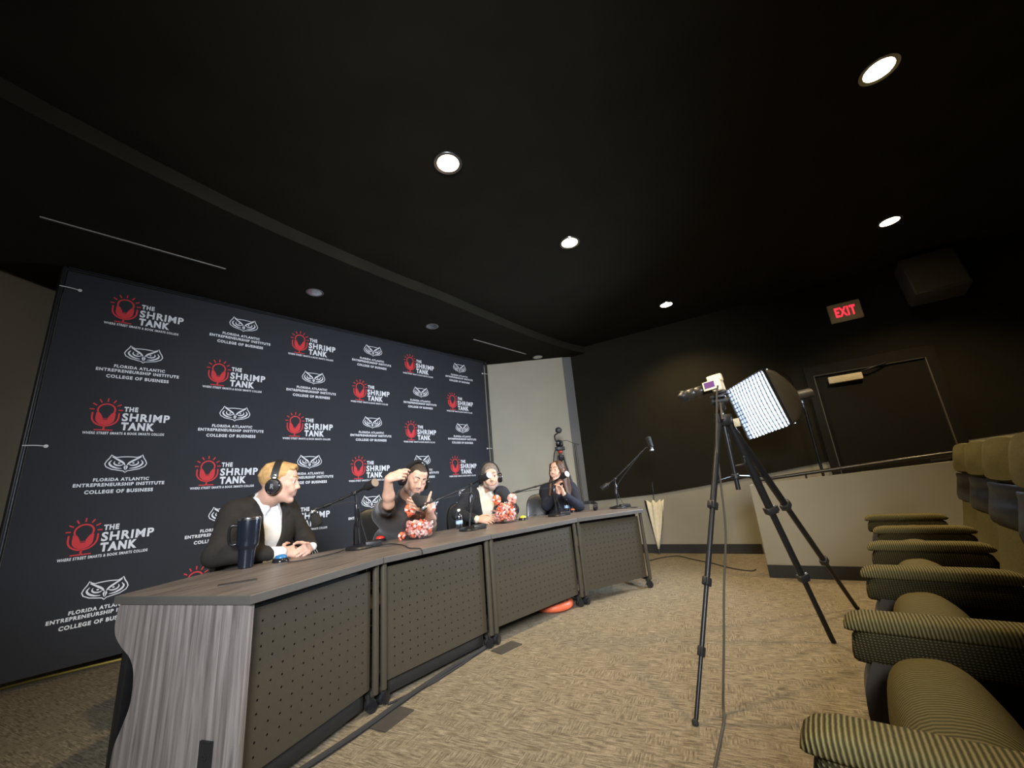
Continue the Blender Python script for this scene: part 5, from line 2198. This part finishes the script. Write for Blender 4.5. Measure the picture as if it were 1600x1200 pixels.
    if fwd[1] > 0:
        fwd = -fwd

    def front(z_up, side_, out):
        """a point on the chest: height above the neck base along the trunk, sideways, outwards"""
        return base + up * z_up + rt * side_ + fwd * out
    if kind in ('suit',):
        # shirt
        f = Field(lo, hi, 0.0075)
        torso(f, 0.006)
        f.cap(base - nd * .01, base + nd * .066, nr + .014, nr + .011, .02)
        f.cap(base + nd * .068 + nd * (nr + .03), base + nd * .22, nr + .03, nr + .03, .004, 's')
        f.cap(front(.045, 0, .055), front(-.060, 0, .135), .015, .019, .008, 's')     # open collar
        for s in (1, -1):
            f.cap(front(.050, s * .056, .020), front(-.030, s * .030, .105), .012, .010, .014)
            f.cap(front(-.020, s * .032, .100), front(-.060, s * .052, .110), .011, .007, .014)
            c0 = E_[s] + (Wr[s] - E_[s]) * .86
            f.cap(c0, E_[s] + (Wr[s] - E_[s]) * 1.0, .037 * fs, .036 * fs, .004)
        collar(f, nr + .010, .012, .030)
        f.obj('shirt', cfg['shirt'], t)
        # jacket with an open front
        f = Field(lo, hi, 0.0075)
        torso(f, 0.024)
        for s in (1, -1):
            sleeve(f, s, .90, .070, .058, .044)
        up_ = up

        def vee(P):
            q = P - base
            hgt = q @ up_
            side_ = np.abs(q @ rt - cfg.get('vx', 0) )
            out = q @ fwd
            wd = np.clip(0.030 + (hgt + .42) / .42 * .055, 0.026, .095)
            return np.maximum(side_ - wd, -(out - 0.0))
        f.put(vee, base - .55, base + .35, .008, 's')
        f.cap(base + nd * .03, base + nd * .22, nr + .016, nr + .03, .01, 's')
        for s in (1, -1):                   # lapels and collar
            f.cap(front(.040, s * .062, .005), front(-.06, s * .092, .118), .013, .014, .012)
            f.cap(front(-.06, s * .092, .118), front(-.33, s * .046, .138), .015, .008, .012)
            f.cap(front(.040, s * .062, .005), front(.035, s * .02, -.055), .013, .013, .012)
            f.cap(front(-.05, s * .11, .118), front(-.085, s * .135, .105), .008, .006, .010)
        f.obj('jacket', cfg['coat'], t)
        bm = new()
        for s in (1, -1):
            p0, p1 = front(-.10, s * .120, .131), front(-.30, s * .075, .160)
        ball(bm, front(-.335, .052, .150), .008, 10, 8)
        obj('button', bm, 'black', t)
    elif kind == 'polo':
        f = Field(lo, hi, 0.0065)
        torso(f, 0.016)
        for s in (1, -1):
            sleeve(f, s, 0, .066, .058, .05)
            d = unit(E_[s] - S[s])
            ln = np.linalg.norm(E_[s] - S[s])
            f.cap(S[s] + d * ln * .86, S[s] + d * (ln + .2), .0, .0, 0, 'u') if False else None
            cut = S[s] + d * ln * cfg['cut'][0 if s < 0 else 1]

            def clip(P, cut=cut, d=d, S_=S[s]):
                q = (P - cut) @ d
                w_ = P - cut
                rad = np.sqrt(np.maximum((w_ * w_).sum(-1) - q * q, 0))
                return np.maximum(-q, rad - .11)
            f.put(clip, cut - .25, cut + .25, .006, 's')
        f.cap(base + up * .035, base + up * .20 + (neck - base) * .6, nr + .010, nr + .02, .008, 's')
        f.cap(front(.03, 0, .05), front(-.10, 0, .13), .020, .012, .01, 's')
        for s in (1, -1):                   # turned-down collar with points
            f.cap(front(.034, s * .064, -.01), front(-.030, s * .046, .108), .016, .015, .008)
            f.cap(front(-.030, s * .046, .108), front(-.080, s * .070, .122), .015, .009, .008)
            f.cap(front(.030, s * .060, -.01), front(.03, s * .02, -.06), .013, .013, .010)
        for a, b in (((-.16, -.12, .10), (-.26, .02, .118)), ((-.22, -.13, .09), (-.33, -.02, .115)), ((-.20, .12, .10), (-.30, .02, .118))):
            f.cap(front(*a), front(*b), .011, .009, .02)
        collar(f, nr + .014, .016, .036)
        f.obj('polo_shirt', cfg['coat'], t)
    else:
        f = Field(lo, hi, 0.0075)
        torso(f, 0.018)
        for s in (1, -1):
            sleeve(f, s, .88, .060, .052, .040)
            c0 = E_[s] + (Wr[s] - E_[s]) * .82
            f.cap(c0, E_[s] + (Wr[s] - E_[s]) * .90, .043, .043, .004)
        f.cap(base + up * .045, base + up * .20 + (neck - base) * .6, nr + .008, nr + .012, .008, 's')
        for s in (1, -1):
            f.cap(front(.040, s * .050, .0), front(-.020, s * .022, .085), .014, .013, .008)
            f.cap(front(-.020, s * .022, .085), front(-.050, s * .070, .095), .012, .008, .008)
        f.cap(front(-.02, 0.0, .10), front(-.36, 0, .125), .010, .010, .012)
        f.obj('jacket', cfg['coat'], t)
        bm = new()
        for q in (-.09, -.17, -.25):
            ball(bm, front(q, .004, .132), .006, 8, 6)
        for s in (1, -1):
            ball(bm, Vector(E_[s] + (Wr[s] - E_[s]) * .86) + Vector((0, -.030, -.032)), .0065, 8, 6)
        obj('buttons', bm, 'chrome', t)
    f = Field(lo, hi, 0.011)
    f.cap(np.array((-.08, .01, .53)), np.array((.08, .01, .53)), .128 * fs, None, .05)
    for s in (1, -1):
        f.cap(hip + np.array((.09 * s, 0, -.02)), knees[s], .092 * fs, .072, .04)
        f.cap(knees[s], ank[s] + np.array((0, 0, -.01)), .070, .052, .03)
    f.obj('trousers', 'trouser', t)
    for s in (1, -1):
        f = Field(ank[s] + np.array((-.08, -.26, -.095)), ank[s] + np.array((.08, .12, .06)), .007)
        f.cap(ank[s] + np.array((0, .035, -.045)), ank[s] + np.array((0, -.15, -.058)), .043, .034, .03)
        f.cap(ank[s] + np.array((0, .01, -.01)), ank[s] + np.array((0, .01, -.04)), .042, .042, .03)
        f.put(lambda P, z=ank[s][2]: P[..., 2] - 0.002, ank[s] - .3, np.array((*(ank[s][:2] + .3), .02)), 0, 's')
        f.obj('shoe', 'shoe', t)

    # ---------------------------------------------------------------- hair
    hl = H - .30
    hh = H + .24
    if cfg['hair'] == 'long':
        hl = H - .52
    f = Field(hl, hh, 0.0048)
    ell = lambda c, r, k=.012, op='u': f.ell(hp(*c), np.array(r) * hs, HMn, k * hs, op)
    capp = lambda a, b, r0, r1=None, k=.01, op='u': f.cap(hp(*a), hp(*b), r0 * hs, (r1 if r1 is not None else r0) * hs, k * hs, op)
    if cfg['hair'] == 'quiff':
        ell((0, .020, .044), (.082, .101, .088))
        for q in range(7):
            x = -.045 + .015 * q
            capp((x, .02, .122 - abs(x) * .35), (x * .9 + .006, -.072, .104 - abs(x) * .3 + .006 * (q % 2)), .015, .011, .010)
        for q in range(5):
            x = -.04 + .02 * q
            capp((x, .07, .10), (x * 1.1, .105, .04), .016, .010, .010)
        ell((0, -.125, -.030), (.110, .095, .108), .006, 's')
        ell((0, .05, -.115), (.13, .14, .075), .008, 's')
        for s in (1, -1):
            ell((s * .085, -.060, .015), (.030, .055, .040), .006, 's')
    elif cfg['hair'] == 'crop':
        ell((0, .021, .036), (.0770, .0970, .0875))
        ell((0, -.040, .053), (.0590, .0480, .0500), .02)
        ell((0, -.124, -.016), (.096, .080, .080), .012, 's')
        ell((0, .05, -.115), (.13, .14, .078), .012, 's')
        for s in (1, -1):
            ell((s * .050, -.092, .066), (.024, .034, .026), .012, 's')
    elif cfg['hair'] == 'swept':
        ell((0, .020, .042), (.081, .101, .090))
        ell((0, -.040, .053), (.0590, .0480, .0510), .02)
        for q in range(6):
            x = -.042 + .017 * q
            capp((x, -.055, .098 - abs(x) * .3), (x * 1.15, .06, .118 - abs(x) * .4), .012, .013, .010)
        ell((0, -.118, -.020), (.108, .080, .106), .006, 's')
        ell((0, .05, -.115), (.13, .14, .075), .008, 's')
    else:
        ell((0, .022, .036), (.086, .106, .094))
        for s in (1, -1):
            capp((s * .050, -.050, .075), (s * .082, -.018, -.02), .022, .024, .02)
            capp((s * .082, -.010, -.02), (s * .092, .010, -.12), .026, .030, .02)
            for q in range(5):
                a = .010 + .022 * q
                d0 = hp(s * .088, a - .03, -.11)
                d1 = d0 + np.array((s * .035, -.055 + .022 * q, -.20 - .014 * ((q * 7) % 3)))
                f.cap(d0, d1, .026, .017, .016)
        for q in range(4):
            capp((-.05 + .033 * q, .085, .0), (-.06 + .04 * q, .095, -.22), .032, .024, .02)
        ell((0, -.120, -.025), (.058, .090, .098), .010, 's')
        ell((-.01, -.110, .05), (.045, .060, .036), .010, 's')
    f.obj('hair', cfg['haircol'], t, 2)
    if cfg.get('beard'):
        f = Field(H - .22, H + .12, 0.0042)
        ell = lambda c, r, k=.012, op='u': f.ell(hp(*c), np.array(r) * hs, HMn, k * hs, op)
        capp = lambda a, b, r0, r1=None, k=.01, op='u': f.cap(hp(*a), hp(*b), r0 * hs, (r1 if r1 is not None else r0) * hs, k * hs, op)
        e_ = cfg['beard']
        for s in (1, -1):
            capp((s * .041, -.018, -.073), (s * .012, -.070, -.099), .0225 + e_, .0165 + e_, .02)
            capp((s * .064, .000, -.020), (s * .043, -.020, -.075), .012 + e_, .020 + e_, .02)
            capp((s * .004, -.0925, -.0455), (s * .026, -.0835, -.057), .0062 + e_, .0055 + e_, .008)
            capp((s * .026, -.0835, -.057), (s * .024, -.078, -.085), .008 + e_, .010 + e_, .012)
        ell((0, -.078, -.098), (.021 + e_, .017 + e_, .018 + e_), .015)
        ell((0, -.104, -.0625), (.0185, .018, .0085), .004, 's')
        f.obj('beard', 'beardgrey', t)
    if cfg.get('phones'):
        mw = Matrix.Translation((loc[0], loc[1], 0)) @ Matrix.Rotation(rz, 4, 'Z') @ (Matrix.Translation(Vector(H)) @ HM.to_4x4() @ Matrix.Diagonal((hs, hs, hs, 1)))
        headphones(cfg['phones'], mw, 0.090, 0.140, cfg.get('letter', False), cfg.get('silver', True))
    return t


fist = [(.5, .75, .5)] * 4
loose = [(.35, .45, .3), (.38, .48, .3), (.42, .5, .32), (.45, .5, .35)]
# blond man, hands folded on the near desk edge, looking along the desk
person('man with short blond hair in dark blazer and open white shirt at near desk end',
       (-1.80, 2.76), (0.92, -0.38), (-1.615, 2.70, 1.218), (0.955, 0.30), R(6), R(0), 'skinfair', (0.0, -0.05), 0.178,
       [(-1.83, 2.46, 0.815), (-1.57, 2.98, 0.830)], [(-1.555, 2.665, 0.785), (-1.470, 2.875, 0.785)],
       [dict(fwd=(0.38, 0.80, -0.08), th=(-0.40, 0.10, 0.80), curl=[(.45, .6, .4)] * 4, flip=-1), dict(fwd=(0.10, -0.95, -0.08), th=(-0.50, 0.0, 0.80), curl=[(.45, .6, .4)] * 4, flip=1)],
       dict(wear='suit', shirt='shirt', coat='blazerbrown', hair='quiff', haircol='hairblond', brow='hairblond', hs=1.09, bulk=1.06, bz=1.100, look=(0, -1, -.35),
            phones='black over-ear headphones with silver yokes worn by the blond man', letter=True))
# man in the taupe polo, leaning over the bowl, right arm raised forward
person('man in dark taupe polo leaning over a glass bowl with one pinching hand raised',
       (-1.16, 3.66), (0.62, -0.78), (-0.850, 3.285, 1.195), (0.57, -0.82), R(24), R(14), 'skintan', (0.0, -0.26), 0.185,
       [(-0.955, 2.935, 1.020), (-0.745, 3.36, 0.835)], [(-0.915, 2.804, 1.192), (-0.713, 3.145, 0.952)],
       [dict(fwd=(0.93, 0.05, 0.25), th=(-0.20, 0.30, 0.90), curl=[(.40, .60, .35), (.65, .85, .5), (.80, .95, .6), (.9, .95, .6)], flip=-1,
             thumb=[(.70, .35, .60), (.90, -.05, .40), (.95, -.15, .20)]),
        dict(fwd=(-0.82, -0.35, 0.42), th=(0.15, 0.0, 0.95), curl=[(.12, .15, .1), (.2, .3, .2), (.3, .45, .3), (.35, .5, .35)], flip=1,
             thumb=[(.25, .95, .1), (.1, 1.0, .05), (.05, 1.0, 0)])],
       dict(wear='polo', coat='polo', hair='crop', haircol='hairdark', brow='hairdark', hs=1.08, closed=True, beard=.0022, bulk=1.05, base=(0.0, -0.315, 1.02),
            cut=(.70, .80), colup=.02, phones='black over-ear headphones worn by the man in the taupe polo'))
# grey-bearded man
person('man with grey hair and beard in navy suit jacket and cream shirt behind fuller bowl',
       (-0.40, 4.40), (0.25, -0.97), (-0.308, 4.205, 1.195), (0.20, -0.98), R(8), R(-2), 'skintan', (0.0, -0.06), 0.185,
       [(-0.66, 4.20, 0.85), (-0.10, 4.32, 0.84)], [(-0.45, 4.02, 0.795), (-0.20, 4.10, 0.795)],
       [dict(fwd=(0.85, -0.35, -0.05), th=(0.30, 0.5, 0.75), curl=loose, flip=-1), dict(fwd=(-0.75, -0.45, -0.03), th=(0.0, 0.2, 0.9), curl=loose, flip=1)],
       dict(wear='suit', shirt='creamshirt', coat='blazernavy', hair='swept', haircol='hairgrey', brow='hairgrey', hs=1.08, beard=.003, bulk=1.05,
            phones='black over-ear headphones worn by the grey-bearded man'))
# woman, hands clasped below the chin
person('woman with long chestnut hair in dark navy jacket holding clasped hands below her chin',
       (0.46, 5.02), (-0.20, -0.98), (0.452, 4.835, 1.212), (-0.62, -0.78), R(-2), R(0), 'skinfair', (0.0, -0.05), 0.155,
       [(0.275, 4.70, 0.835), (0.640, 4.70, 0.800)], [(0.410, 4.560, 0.955), (0.475, 4.560, 0.940)],
       [dict(fwd=(-0.05, 0.02, 1.0), th=(0.3, 0.6, 0.0), curl=[(.5, .6, .4)] * 4, flip=-1), dict(fwd=(-0.32, -0.02, 1.0), th=(-0.2, 0.7, 0.1), curl=[(.35, .5, .4)] * 4, flip=1)],
       dict(wear='woman', coat='denim', hair='long', haircol='hairbrown', brow='hairbrown', hs=0.98, female=True))
